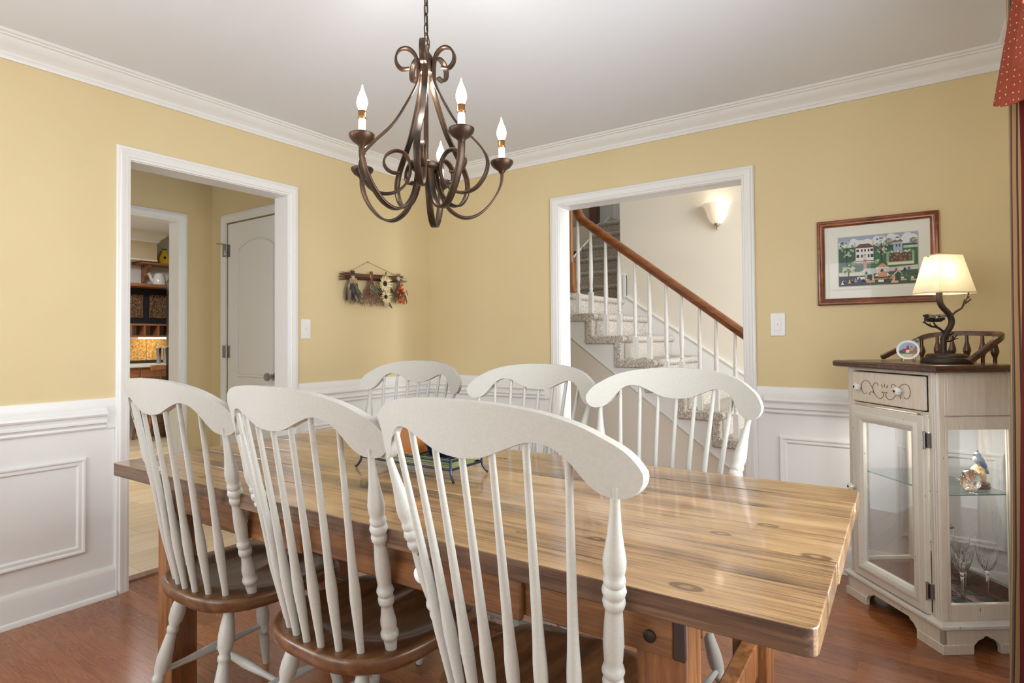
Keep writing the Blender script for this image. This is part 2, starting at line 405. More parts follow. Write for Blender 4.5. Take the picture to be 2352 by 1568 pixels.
CROWN = [(0, 2.345), (.012, 2.345), (.016, 2.356), (.022, 2.362), (.022, 2.372), (.028, 2.378), (.045, 2.388), (.062, 2.404), (.07, 2.418), (.078, 2.421), (.078, 2.428), (.088, 2.431), (.094, 2.44), (0, 2.44)]
def crown(name, pts, normals, prof=CROWN):
    fr = [((p[0], p[1], 0), (n[0], n[1], 0), (0, 0, 1)) for p, n in zip(pts, normals)]
    return struct(name, MB().sweep(prof, fr, closed=True), WHITE, angle=30)
crown('trim_crown', [(0, YF), (0, 0), (XR, 0), (XR, YF)], [(1, 1), (1, -1), (-1, -1), (-1, 1)])

RAILP = [(0, .912), (.010, .912), (.012, .908), (.012, .872), (.0, .872)]
RAIL2 = [(0, .868), (.018, .868), (.022, .860), (.034, .852), (.036, .842), (.032, .834), (.022, .830), (.020, .818), (.026, .810), (.026, .802), (.016, .798), (.012, .79), (.014, .781), (.010, .774), (0, .774)]
BASEP = [(0, .135), (.006, .135), (.012, .124), (.015, .112), (.015, .022), (.024, .018), (.028, .008), (.028, 0), (0, 0)]
nt = [1]
def tname():
    nt[0] += 1; return 'trim_%d' % nt[0]
def run(prof, p, q, n, name=None):
    return struct(name or tname(), MB().sweep(prof, [((p[0], p[1], 0), (n[0], n[1], 0), (0, 0, 1)), ((q[0], q[1], 0), (n[0], n[1], 0), (0, 0, 1))]), WHITE, angle=30)
def wains(p, q, n, cut0=0.0, cut1=0.0):
    """flat rail board full length; moulded nosing stops short of a casing by cut0 / cut1"""
    d = (Vector(q)-Vector(p)).normalized()
    run(RAILP, p, q, n)
    run([(a, b) for a, b in [(0, .872), (.010, .872), (.010, .774), (0, .774)]], p, q, n)
    run(RAIL2, tuple(Vector(p)+d*cut0), tuple(Vector(q)-d*cut1), n)
wains((0, -3.62), (0, -2.228), (1, 0), 0, .045); wains((0, -1.214), (0, 0), (1, 0), .045, 0)
wains((0, 0), (1.067, 0), (0, -1), 0, .045); wains((2.320, 0), (XR, 0), (0, -1), .045, 0)
wains((XR, 0), (XR, -1.3), (-1, 0)); wains((XR, YF), (0, YF), (0, 1)); wains((XR, -2.68), (XR, YF), (-1, 0))
run(BASEP, (0, YF), (0, -2.228), (1, 0), 'baseboard_left'); run(BASEP, (0, -1.214), (0, 0), (1, 0), 'baseboard_left.001')
run(BASEP, (0, 0), (1.067, 0), (0, -1), 'baseboard_back'); run(BASEP, (2.320, 0), (XR, 0), (0, -1), 'baseboard_back.001')
run(BASEP, (XR, 0), (XR, YF), (-1, 0), 'baseboard_right'); run(BASEP, (XR, YF), (0, YF), (0, 1), 'baseboard_front')
PM = [(0, 0), (0, .008), (.006, .014), (.012, .013), (.018, .008), (.030, .008), (.036, .003), (.038, 0)]
def panel(axis, pos, a0, a1, z0, z1, n):
    E1 = Vector((0, 1, 0)) if axis == 'x' else Vector((1, 0, 0)); Z = Vector((0, 0, 1))
    P0 = Vector((pos, 0, 0)) if axis == 'x' else Vector((0, pos, 0))
    fr = [(P0+E1*a+Z*z, E1*sa+Z*sz, Vector(n)) for a, z, sa, sz in ((a0, z0, 1, 1), (a1, z0, -1, 1), (a1, z1, -1, -1), (a0, z1, 1, -1))]
    return struct(tname(), MB().sweep(PM, fr, closed=True), WHITE, angle=30)
panel('x', 0, -3.40, -2.350, .227, .653, (1, 0, 0)); panel('x', 0, -1.113, -.11, .227, .653, (1, 0, 0))
panel('y', 0, .12, .96, .227, .655, (0, -1, 0)); panel('y', 0, 2.432, 2.818, .227, .655, (0, -1, 0)); panel('y', 0, 2.948, 3.33, .227, .655, (0, -1, 0))
panel('y', YF, .3, 1.8, .228, .5, (0, 1, 0)); panel('y', YF, 1.95, 3.2, .228, .5, (0, 1, 0))

CASP = [(0, 0), (0, .012), (.004, .014), (.010, .014), (.013, .018), (.030, .019), (.036, .022), (.044, .022), (.048, .018), (.057, .017), (.062, .012), (.062, 0)]
def casing(axis, pos, a0, a1, zt, n, prof=CASP, zb=0.0):
    """door casing: a0, a1, zt are the opening's inner edges; the profile grows outwards"""
    E1 = Vector((0, 1, 0)) if axis == 'x' else Vector((1, 0, 0)); Z = Vector((0, 0, 1))
    P0 = Vector((pos, 0, 0)) if axis == 'x' else Vector((0, pos, 0)); n = Vector(n)
    fr = [(P0+E1*a0+Z*zb, -E1, n), (P0+E1*a0+Z*zt, -E1+Z, n), (P0+E1*a1+Z*zt, E1+Z, n), (P0+E1*a1+Z*zb, E1, n)]
    return struct(tname(), MB().sweep(prof, fr), WHITE, angle=30)
def jamb(axis, p0, p1, a0, a1, zt, t=.014):
    mb = MB()
    for A, B, z0, z1 in ((a0-t, a0, 0, zt+t), (a1, a1+t, 0, zt+t), (a0, a1, zt, zt+t)):
        if axis == 'x': mb.box(p0, p1, A, B, z0, z1)
        else: mb.box(A, B, p0, p1, z0, z1)
    return struct(tname(), mb, WHITE, smooth=False)
jamb('x', -.123, .003, -2.167, -1.283, 2.036); casing('x', 0, -2.170, -1.278, 2.040, (1, 0, 0)); casing('x', -.12, -2.170, -1.278, 2.040, (-1, 0, 0))
jamb('y', -.003, .133, 1.135, 2.262, 2.038); casing('y', 0, 1.131, 2.266, 2.042, (0, -1, 0)); casing('y', .13, 1.131, 2.266, 2.042, (0, 1, 0))

def window(name, axis, p0, p1, a0, a1, z0, z1, inner, nx=2):
    """double hung sash with muntins in the wall slab p0..p1; inner is the room-side normal"""
    f = MB(); q0, q1 = (p0+p1)/2-.02, (p0+p1)/2+.02
    def bx(A, B, z_0, z_1, d0=q0, d1=q1):
        if axis == 'x': f.box(d0, d1, A, B, z_0, z_1)
        else: f.box(A, B, d0, d1, z_0, z_1)
    bx(a0, a0+.05, z0, z1); bx(a1-.05, a1, z0, z1); bx(a0, a1, z0, z0+.05); bx(a0, a1, z1-.05, z1)
    zm = (z0+z1)/2; bx(a0, a1, zm-.025, zm+.025)
    for i in range(1, nx*2):
        c = a0+(a1-a0)*i/(nx*2); w = .04 if i % 2 == 0 else .009; bx(c-w, c+w, z0, z1)
    for zz in (z0+(zm-z0)/2, zm+(z1-zm)/2): bx(a0, a1, zz-.009, zz+.009)
    o = struct(name, f, WHITE, smooth=False)
    g = MB(); m = (p0+p1)/2
    if axis == 'x': g.box(m-.002, m+.002, a0+.04, a1-.04, z0+.04, z1-.04)
    else: g.box(a0+.04, a1-.04, m-.002, m+.002, z0+.04, z1-.04)
    obj('pane', g, PANE, o, smooth=False)
    casing(axis, p0 if inner < 0 else p1, a0, a1, z1, ((inner, 0, 0) if axis == 'x' else (0, inner, 0)), zb=z0)
    s = MB(); d = (p0 if inner < 0 else p1)
    if axis == 'x': s.box(min(d, d+inner*.05), max(d, d+inner*.05), a0-.07, a1+.07, z0-.03, z0)
    else: s.box(a0-.07, a1+.07, min(d, d+inner*.05), max(d, d+inner*.05), z0-.03, z0)
    obj('sill', s, WHITE, o, smooth=False)
window('window_1', 'x', XR, XR+.14, WY0, WY1, WZ0, WZ1, -1)
window('fill_window_left', 'x', -.12, 0, -5.0, -3.7, .6, 2.15, 1)  # invented window, cut in the unseen wall to let fill light in
window('fill_window_front', 'y', YF-.14, YF, FX0, FX1, .6, 2.15, 1)  # unseen window added to carry the frontal fill

# ------------------------------------------------------------------ back hall and kitchen beyond the left opening
HX, HY = -1.28, -1.027
struct('floor_kitchen', MB().box(-4.95, -.105, -3.7, 1.0, -.06, -.002), TILE, smooth=False)
wall_x('wall_hall_far', HX-.12, HX, [(-3.6, -2.10, 0, CH), (-2.10, -1.270, 2.050, CH), (-1.270, HY, 0, CH)], [YELLOW])
wall_y('wall_hall_side', HY, HY+.1, [(HX-.12, -1.085, 0, CH), (-1.085, -.44, 2.056, CH), (-.44, -.12, 0, CH)], [YELLOW])
wall_y('wall_hall_near', -3.7, -3.6, [(HX-.12, -1.15, 0, CH), (-1.15, -.25, 0, .9), (-1.15, -.25, 2.1, CH), (-.25, -.12, 0, CH)], [YELLOW])
window('fill_window_hall', 'y', -3.7, -3.6, -1.15, -.25, .9, 2.1, 1, 1)  # made-up window, a reason for the hall fill lamp
struct('ceiling_hall', MB().box(HX-.12, -.12, -3.7, HY+.1, CH, CH+.1), CEIL, smooth=False)
crown('trim_crown_hall', [(HX, -3.6), (HX, HY), (-.12, HY), (-.12, -3.6)], [(1, 1), (1, -1), (-1, -1), (-1, 1)])
jamb('x', HX-.123, HX+.003, -2.085, -1.285, 2.034); casing('x', HX, -2.09, -1.283, 2.038, (1, 0, 0)); casing('x', HX-.12, -2.09, -1.283, 2.038, (-1, 0, 0))
run(BASEP, (HX, -1.221), (HX, HY), (1, 0), 'baseboard_hall')
casing('y', HY, -1.076, -.448, 2.038, (0, -1, 0))
# arched two-panel door, shut, in the side wall of the back hall
def hall_door():
    x0, x1, zb, zt, t = -1.072, -.452, .012, 2.030, .035
    def outline(a0, a1, z0, z1, rise, n=10):
        pts = [(a0, z0), (a1, z0), (a1, z1)]
        for i in range(1, n): 
            u = i/n; pts.append((a1+(a0-a1)*u, z1+rise*4*u*(1-u)))
        return pts + [(a0, z1)]
    d = MB().box(x0, x1, HY+.006, HY+.006+t, zb, zt)
    D = struct('door_1', d, WHITE, smooth=False)
    pm = MB()
    for (z0, z1, rise) in ((.915, 1.838, .060), (.22, .78, 0.0)):
        a0, a1 = x0+.125, x1-.05
        o1 = outline(a0, a1, z0, z1, rise); c = Vector(((a0+a1)/2, (z0+z1)/2))
        rings = []
        for inset, depth in ((0, 0), (.006, -.010), (.018, -.010), (.026, .014), (.050, .002)):
            o = outline(a0+inset, a1-inset, z0+inset, z1-inset*.6, rise)
            rings.append([Vector((a, HY+.006+depth*1.0-.0005, z)) for a, z in o])
        n = len(rings[0]); vv = [p for r in rings for p in r]
        fs = [(i*n+j, i*n+(j+1) % n, (i+1)*n+(j+1) % n, (i+1)*n+j) for i in range(len(rings)-1) for j in range(n)] + [tuple((len(rings)-1)*n+j for j in range(n))]
        pm.add(vv, fs)
    obj('raised_panel', pm, WHITE, D, angle=30)
    for z in (1.095, 1.835, .3):
        h = obj('hinge', MB().lathe([(.007, -.045), (.007, .045)], 10, Matrix.Translation((x0-.003, HY-.004, z))).box(x0-.004, x0+.03, HY+.001, HY+.007, z-.045, z+.045).box(x0-.03, x0, HY-.02, HY-.014, z-.045, z+.045), STEEL, D)
    obj('hinge_stop', MB().tube([(x0-.003, HY-.008, 1.882), (x0-.012, HY-.03, 1.884), (x0-.05, HY-.055, 1.887)], .004).lathe([(.007, -.03), (.007, .005)], 8, Matrix.Translation((x0+.002, HY-.02, 1.83))), STEEL, D)
    k = MB().lathe([(.028, 0), (.028, .006), (.012, .012), (.011, .03), (.024, .04), (.028, .052), (.024, .064), (.010, .068)], 16, basis((-.512, HY+.006, .928), (1, 0, 0), (0, 0, 1), (0, -1, 0)))
    obj('door_knob', k, STEEL, D)
hall_door()

KX = -4.80; KC = 2.50
wall_x('wall_kitchen', KX-.1, KX, [(-3.6, 1.0, 0, KC)], [M('kitchen_pale_wall', srgb(222, 222, 222), .6)])
wall_y('wall_kitchen_side', .9, 1.0, [(KX, HX-.12, 0, KC)], [YELLOW])
wall_y('wall_kitchen_near', -3.7, -3.6, [(KX-.1, -3.1, 0, KC), (-3.1, -1.7, 0, KC), (-1.7, HX-.12, 0, KC)], [YELLOW])
wall_x('wall_kitchen_right', HX-.14, HX-.12, [(-3.6, -2.10, 0, KC), (-2.10, -1.270, 2.050, KC), (-1.270, .9, 0, KC)], [YELLOW])
struct('ceiling_kitchen', MB().box(KX-.1, HX-.12, -3.7, 1.0, KC, KC+.1), CEIL, smooth=False)
KCR = [(a, b+.15) for a, b in CROWN]
# ceiling bulkhead over the desk with its crown
bk = MB().box(KX, KX+.30, -3.6, .10, 2.165, 2.40); struct('soffit_kitchen', bk, M('bulkhead_paint', srgb(206, 190, 160), .6), smooth=False)
struct('trim_soffit', MB().sweep([(a*1.2, 2.375+(b-2.345)*1.3) for a, b in CROWN], [((KX+.30, -3.6, 0), (1, 0, 0), (0, 0, 1)), ((KX+.30, .10, 0), (1, 1, 0), (0, 0, 1)), ((KX, .10, 0), (0, 1, 0), (0, 0, 1))]), WHITE, angle=30)
struct('trim_soffit_bottom', MB().box(KX, KX+.305, -3.6, .105, 2.150, 2.166), WHITE, smooth=False)

# ------------------------------------------------------------------ stair hall beyond the back opening
SY0, SY1 = .65, 1.75; RISE, RUN = .1705, .228; NOSE8 = 1.055      # nose of tread 8 in x
HC = 4.9
wall_y('wall_stair', SY1, SY1+.1, [(.805, 4.7, 0, HC)], [CREAM])
wall_x('wall_stair_left', -1.1, -1.0, [(.13, 4.9, 0, HC)], [CREAM])
wall_x('wall_entry', 4.6, 4.7, [(.13, .15, 0, HC), (.15, 1.14, 0, .1), (.15, 1.14, 4.1, HC), (1.14, SY1, 0, HC)], [CREAM])
window('window_3', 'x', 4.6, 4.7, .15, 1.14, .1, 4.1, -1)
wall_y('wall_upstairs', 4.8, 4.9, [(-1.1, 1.6, 0, HC)], [CREAM])
wall_x('wall_upstairs_right', 1.3, 1.4, [(SY1+.1, 4.9, 0, HC)], [CREAM])
wall_y('wall_upper_back', 0.0, .13, [(-1.1, XR+1.2, CH+.1, HC)], [CREAM])
wall_y('wall_hall_back', 0.0, .13, [(-1.1, -.12, 0, CH+.1)], [CREAM])
struct('ceiling_stair', MB().box(-1.1, 4.7, 0, 4.9, HC, HC+.1), CEIL, smooth=False)
struct('floor_stair', MB().box(-1.1, 4.7, .6, 4.9, -.06, 0), FLOORW, smooth=False)
struct('floor_entry', MB().box(XR+.14, 4.7, .13, .6, -.06, 0), FLOORW, smooth=False)

def steps_poly(t, nose=.028):
    """zigzag band of the carpeted flight in (x, z), thickness t, from the floor up to the landing"""
    top, bot = [], []
    for k in range(1, 10):
        x = NOSE8+(8-k)*RUN; z = k*RISE
        top += [(x, (k-1)*RISE if k > 1 else 0)]
        # rounded nosing
        top += [(x, z-.052)] + [(x+nose*sin(a), z-.026-.026*cos(a)) for a in (radians(20), radians(60), radians(100), radians(140), radians(165))] + [(x, z)]
    xe = NOSE8+(8-9)*RUN-.02
    top.append((xe, 9*RISE))
    bot = [(xe, 9*RISE-t)]
    for k in range(9, 0, -1):
        x = NOSE8+(8-k)*RUN-t*.9
        bot += [(x, k*RISE-t), (x, max((k-1)*RISE-t, 0))]
    return top+bot
Mxz = basis((0, 0, 0), (1, 0, 0), (0, 0, 1), (0, 1, 0))
cp = MB().prism(steps_poly(.062), SY0-.022, SY1-.012, Mxz)
struct('stair_carpet', cp, CARPET, bevel=.012)
body = []
for k in range(1, 10):
    x = NOSE8+(8-k)*RUN-.05; body += [(x, (k-1)*RISE-.05 if k > 1 else 0), (x, k*RISE-.05)]
XE, ZE, SLP = .74, 1.285, .745                       # lower edge of the stringer: starts at (XE, ZE) and falls along the flight
XF = XE+ZE/SLP
body += [(XE, 9*RISE-.06), (XE, ZE), (XF, 0)]
struct('stair_stringer', MB().prism(body, SY0, SY0+.035, Mxz), WHITE, smooth=False)
struct('stair_trim_edge', MB().prism([(XE, ZE), (XE, ZE-.010), (XF-.013, 0), (XF, 0)], SY0-.006, SY0+.03, Mxz), WHITE, smooth=False)
struct('wall_understair', MB().prism([(-.99, 0), (XF-.02, 0), (XE, ZE-.005), (-.99, 1.5)], SY0+.012, SY0+.05, Mxz), CREAM, smooth=False)
# skirt board on the far wall
sk = [(.81, 1.772), (.840, 1.772), (.866, 1.752), (.866, 1.548), (2.88, .18), (2.95, 0), (2.6, 0), (.81, 1.2)]
struct('trim_skirt', MB().prism(sk, SY1-.016, SY1, Mxz), WHITE, smooth=False)
sk2 = [(.866, 1.548), (.866, 1.563), (2.885, .192), (2.88, .18)]
struct('trim_skirt_cap', MB().prism(sk2, SY1-.024, SY1, Mxz).box(.840, .866, SY1-.024, SY1, 1.548, 1.752).box(.785, .81, SY1-.03, SY1+.1, 1.30, 1.772), WHITE, smooth=False)
# landing and upper flight
struct('stair_landing', MB().box(-.99, NOSE8-RUN-.03, SY0+.02, 1.98, 9*RISE-.16, 9*RISE-.001), CARPET, bevel=.01)
uf = []
for i in range(6):
    y = 2.02+i*.22; z = 9*RISE+(i)*RISE
    uf += [(y, z), (y, z+RISE-.05)] + [(y-.026*sin(a), z+RISE-.025-.025*cos(a)) for a in (radians(30), radians(90), radians(150))] + [(y, z+RISE)]
uf += [(4.8, 15*RISE), (4.8, 9*RISE-.1), (2.02, 9*RISE-.1)]
Myz = basis((0, 0, 0), (0, 1, 0), (0, 0, 1), (1, 0, 0))
struct('stair_carpet_upper', MB().prism(uf, -.05, 1.3, Myz), CARPET, bevel=.006)
struct('stair_skirt_upper', MB().prism([(1.95, 9*RISE-.1), (1.95, 9*RISE+.2), (3.45, 15*RISE+.12), (4.8, 15*RISE+.12), (4.8, 9*RISE-.1)], -.085, -.05, Myz), WHITE, smooth=False)
struct('wall_upper_flight', MB().box(-.99, -.085, 3.2, 4.8, 15*RISE-.3, 15*RISE), CREAM, smooth=False)
struct('door_2', MB().box(-.92, -.22, 4.765, 4.80, 15*RISE, 15*RISE+2.0), WHITE, smooth=False)
for x_ in (-.84, -.54): panel('y', 4.765, x_, x_+.24, 15*RISE+.2, 15*RISE+.95, (0, -1, 0)); panel('y', 4.765, x_, x_+.24, 15*RISE+1.05, 15*RISE+1.85, (0, -1, 0))
struct('door_3', MB().box(-.10, .70, 4.765, 4.80, 15*RISE, 15*RISE+2.0), WHITE, smooth=False)
# ------------------------------------------------------------------ chairs
ZS = .455
def interp(pts, x):
    for (a, b), (c, d) in zip(pts, pts[1:]):
        if a <= x <= c: return b+(d-b)*(x-a)/(c-a) if c > a else b
    return pts[-1][1] if x > pts[-1][0] else pts[0][1]
def smooth2d(pts, k=8):
    return [(p.x, p.y) for p in catmull([(a, b, 0) for a, b in pts], k)]
def seat_mesh():
    half = smooth2d([(0, -.125), (.08, -.121), (.148, -.098), (.196, -.052), (.219, .0), (.229, .07), (.227, .15), (.217, .225), (.203, .285), (.172, .322), (.10, .336), (0, .326)], 4)
    ring = half + [(-x, y) for x, y in reversed(half[1:-1])]
    n = len(ring); cx, cy = 0, .10; V = []; Fc = []
    def ztop(x, y):
        r = math.sqrt((x/.195)**2+((y-.135)/.175)**2)
        d = .020*max(0, 1-r**5) if r < 1 else 0
        if y > .12: d *= 1-.75*math.exp(-(x/.035)**2)*min(1, (y-.12)/.12)
        if y > .2: d += .012*((y-.2)/.13)**2*(1-math.exp(-(x/.05)**2))
        return ZS-d
    sv = [.12, .25, .4, .52, .62, .70, .77, .83, .88, .93, .965]
    for s in sv: V += [(cx+(x-cx)*s, cy+(y-cy)*s, ztop(cx+(x-cx)*s, cy+(y-cy)*s)) for x, y in ring]
    for s, dz in ((.982, .0015), (.995, .005), (1, .011), (1.0, .024), (.99, .033), (.965, .039), (.93, .041), (.5, .041)):
        V += [(cx+(x-cx)*s, cy+(y-cy)*s, ztop(x*.99, y)-dz) for x, y in ring]
    R = len(sv)+8
    for i in range(R-1):
        for j in range(n): Fc.append((i*n+j, i*n+(j+1) % n, (i+1)*n+(j+1) % n, (i+1)*n+j))
    V.append((cx, cy, ztop(cx, cy))); c = len(V)-1
    for j in range(n): Fc.append((c, (j+1) % n, j))
    V.append((cx, cy, ZS-.044)); c = len(V)-1
    for j in range(n): Fc.append((c, (R-1)*n+j, (R-1)*n+(j+1) % n))
    return MB().add(V, Fc)
CT = smooth2d([(0, 1.069), (.08, 1.067), (.16, 1.057), (.22, 1.039), (.262, 1.015), (.283, .999), (.296, .982), (.3035, .966)], 8)
CB = smooth2d([(0, .966), (.05, .972), (.10, .992), (.135, 1.005), (.160, 1.006), (.185, .996), (.206, .974), (.222, .949), (.240, .931), (.262, .924), (.280, .926), (.293, .935), (.301, .948), (.3035, .959)], 8)
def back_y(x, z): return -.194 + .059*min((x/.264)**2, 1.35) - (z-.98)*.25
def crest_mesh():
    V = []; Fc = []; N = 72; th = .022
    for i in range(N+1):
        t = -pi/2+pi*i/N; x = .3035*sin(t); ax = abs(x)
        zt, zb = interp(CT, ax), interp(CB, ax)
        if zt-zb < .007: zt, zb = (zt+zb)/2+.0035, (zt+zb)/2-.0035
        for z, d in ((zb, 0), (zt, 0), (zt, -th), (zb, -th)): V.append((x, back_y(x, z)+th/2+d, z))
    for i in range(N):
        a, b = i*4, (i+1)*4
        for j in range(4): Fc.append((a+j, a+(j+1) % 4, b+(j+1) % 4, b+j))
    Fc.append((3, 2, 1, 0)); Fc.append((N*4, N*4+1, N*4+2, N*4+3))
    return MB().add(V, Fc)
POSTP = [(0, .0125), (.05, .0155), (.075, .0165), (.08, .0205), (.095, .0212), (.108, .0185), (.112, .0165), (.14, .0185), (.165, .0182), (.20, .0150), (.235, .0135), (.25, .0138), (.255, .0178), (.272, .0190), (.29, .0172), (.294, .0150), (.30, .0172), (.316, .0200), (.333, .0180), (.338, .0150), (.36, .0160), (.43, .0178), (.50, .0162), (.55, .0145), (.565, .0152), (.57, .0175), (.585, .0192), (.60, .0180), (.605, .0160), (.612, .0180), (.628, .0205), (.645, .0185), (.65, .0160), (.656, .0178), (.668, .0188), (.68, .0172), (.685, .0158), (.71, .0186), (.74, .0190), (.78, .0160), (.84, .0115), (.92, .0082), (1, .0072)]
SPINP = [(0, .0088), (.06, .0092), (.16, .0112), (.25, .0130), (.29, .0128), (.36, .0108), (.44, .0095), (.6, .0082), (.8, .0068), (1, .0062)]
LEGP = [(0, .0115), (.04, .0135), (.12, .0195), (.19, .0228), (.25, .0215), (.295, .0140), (.30, .0142), (.305, .0170), (.322, .0178), (.338, .0168), (.343, .0140), (.36, .0148), (.45, .0190), (.53, .0222), (.60, .0208), (.655, .0150), (.66, .0175), (.68, .0190), (.70, .0172), (.705, .0148), (.74, .0165), (.82, .0165), (.94, .0125), (1, .0112)]
STRP = [(0, .0075), (.2, .0092), (.38, .0135), (.5, .0155), (.62, .0135), (.8, .0092), (1, .0075)]
def turned(prof, p, q, n=14):
    m, L = along(p, q); return MB().lathe([(r, f*L) for f, r in prof], n, m)
def make_chair(name, label):
    t = thing(name, label, 'chair', group='white spindle-back dining chairs')
    obj('seat', seat_mesh(), SEATW, t, angle=60)
    cr = obj('crest_rail', crest_mesh(), CHAIRW, t, bevel=.007, seg=3, angle=50)
    for s in (-1, 1):
        obj('back_post', turned(POSTP, (s*.184, 0, ZS-.004), (s*.262, -.132, .945), 16), CHAIRW, t, angle=70)
    for i in range(-3, 4):
        bx_ = i*.0475; by = -.099+.043*(bx_/.1425)**2; tx = i*.066; tz = interp(CB, abs(tx))+.006
        obj('spindle', turned(SPINP, (bx_, by, ZS-.003), (tx, back_y(tx, tz), tz), 12), CHAIRW, t, angle=70)
    legs = {}
    for s in (-1, 1):
        for key, a, b in (('r', (s*.125, -.035, ZS-.040), (s*.192, -.125, .002)), ('f', (s*.150, .235, ZS-.040), (s*.212, .305, .002))):
            legs[s, key] = (Vector(a), Vector(b)); obj('leg', turned(LEGP, a, b, 14), CHAIRW, t, angle=70)
    mids = []
    for s in (-1, 1):
        a = legs[s, 'r'][0].lerp(legs[s, 'r'][1], .63); b = legs[s, 'f'][0].lerp(legs[s, 'f'][1], .63); mids.append((a+b)/2)
        obj('stretcher', turned(STRP, a, b, 12), CHAIRW, t, angle=70)
    obj('stretcher', turned(STRP, mids[0], mids[1], 12), CHAIRW, t, angle=70)
    return t
CHAIRS = [
    ((1.311, -2.480, 0), -.014, 'white spindle-back chair at the near side of the table, next to the kitchen doorway'),
    ((1.858, -2.471, 0), -.030, 'white spindle-back chair in the middle of the near row, its dark seat in plain view'),
    ((2.412, -2.474, 0), -.053, 'largest white spindle-back chair, whose crest rail partly hides the amber pot'),
    ((1.068, -1.482, 0), 3.204, 'smallest white spindle-back chair, across the table by the room corner'),
    ((1.777, -1.553, 0), 3.130, 'white spindle-back chair in the middle of the far row, overlapping the stair opening casing'),
    ((2.351, -1.634, 0), 3.032, 'white spindle-back chair across the table, straight in front of the carpeted staircase'),
]
ch0 = make_chair('dining_chair', CHAIRS[0][2]); ch0.location = CHAIRS[0][0]; ch0.rotation_euler = (0, 0, CHAIRS[0][1])
for loc, rz, lab in CHAIRS[1:]: dup(ch0, loc, rz, lab)

# ------------------------------------------------------------------ table
TT = .760; TL, TW, TH = 2.1115, .950, .042
tb = thing('dining_table', 'long rustic pine plank dining table between the two rows of white chairs', 'table', (1.8416, -2.0803, 0), .022)
bw = TW/6
KN = [(.596, .124, .012), (.859, -.109, .0125), (.879, -.424, .016), (.132, -.232, .010), (.509, -.333, .009), (.657, -.284, .011), (1.04, -.150, .015), (.881, .170, .012), (.93, .008, .013), (.036, .315, .012), (-.562, -.418, .014), (-.7, .1, .013)]
TOPW = table_wood(KN, -TW/2, bw)
top = MB(); rnd = random.Random(4)
for i in range(6):
    y0 = -TW/2+i*bw; e0, e1 = rnd.uniform(-.0015, .0015), rnd.uniform(-.0015, .0015); dz = rnd.uniform(-.0006, .0006)
    xa, xb, ya, yb = -TL/2+.0205+e0, TL/2+.0205+e1, y0+.0011, y0+bw-.0011
    def arc(cx, cy, a0): return [(cx+.020*cos(radians(a0+t)), cy+.020*sin(radians(a0+t))) for t in (0, 22.5, 45, 67.5, 90)]
    o = (arc(xa+.020, ya+.020, 180)+arc(xb-.020, ya+.020, 270)+[(xb, yb), (xa, yb)]) if i == 0 else ([(xa, ya), (xb, ya)]+arc(xb-.020, yb-.020, 0)+arc(xa+.020, yb-.020, 90)) if i == 5 else [(xa, ya), (xb, ya), (xb, yb), (xa, yb)]
    n0 = len(top.f); top.prism(o, TT-TH, TT+dz)
    for j in range(len(o)):
        p, q = o[j], o[(j+1) % len(o)]
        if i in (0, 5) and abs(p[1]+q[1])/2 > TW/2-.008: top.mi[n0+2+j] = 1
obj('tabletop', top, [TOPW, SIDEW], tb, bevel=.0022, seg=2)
for sx in (-1, 1):
    for sy in (-1, 1):
        x1, x0 = sx*.872, sx*.783; ya, yb = sy*.400, sy*.312
        obj('leg', MB().box(min(x0, x1), max(x0, x1), min(ya, yb), max(ya, yb), 0, TT-TH), LEGW, tb, bevel=.004)
for sy in (-1, 1):
    ya, yb = sy*.410, sy*.372
    ap = obj('apron', MB().box(-.872, .852, min(ya, sy*.402), max(ya, sy*.402), TT-TH-.092, TT-TH).box(-.783, .783, min(sy*.402, yb), max(sy*.402, yb), TT-TH-.092, TT-TH), APRONW, tb, bevel=.003)
    for sx in (-1, 1):
        obj('apron_cap', MB().box(min(sx*.852, sx*.8725), max(sx*.852, sx*.8725), min(ya*1.004, sy*.400), max(ya*1.004, sy*.400), TT-TH-.092, TT-TH), DARKPEG, ap, bevel=.002)
        obj('bolt', MB().lathe([(.011, 0), (.011, .004), (.007, .007)], 12, basis((sx*.812, ya, TT-TH-.062), (1, 0, 0), (0, 0, 1), (0, sy, 0))), M('iron_bolt_%d%d' % (sx+1, sy+1), srgb(58, 46, 38), .45, .6), ap)
for sx in (-1, 1):
    xa, xb = sx*.875, sx*.843
    ea = obj('end_apron', MB().box(min(xa, xb), max(xa, xb), -.312, .312, TT-TH-.092, TT-TH), APRONW, tb, bevel=.003)
    obj('end_stretcher', MB().box(sx*.829-.02, sx*.829+.02, -.314, .314, .27, .36), LEGW, tb, bevel=.004)
obj('long_stretcher', MB().box(-.81, .81, -.02, .02, .275, .355), LEGW, tb, bevel=.004)
for (xa, xb) in ((.09, .56), (-.57, -.10)):
    dw = obj('drawer', MB().box(xa, xb, -.426, -.410, TT-TH-.098, TT-TH-.004), APRONW, tb, bevel=.004)
    obj('knob', MB().lathe([(.006, 0), (.006, .012), (.016, .018), (.018, .026), (.008, .032)], 14, basis(((xa+xb)/2, -.426, TT-TH-.05), (1, 0, 0), (0, 0, 1), (0, -1, 0))), WHITE, dw)

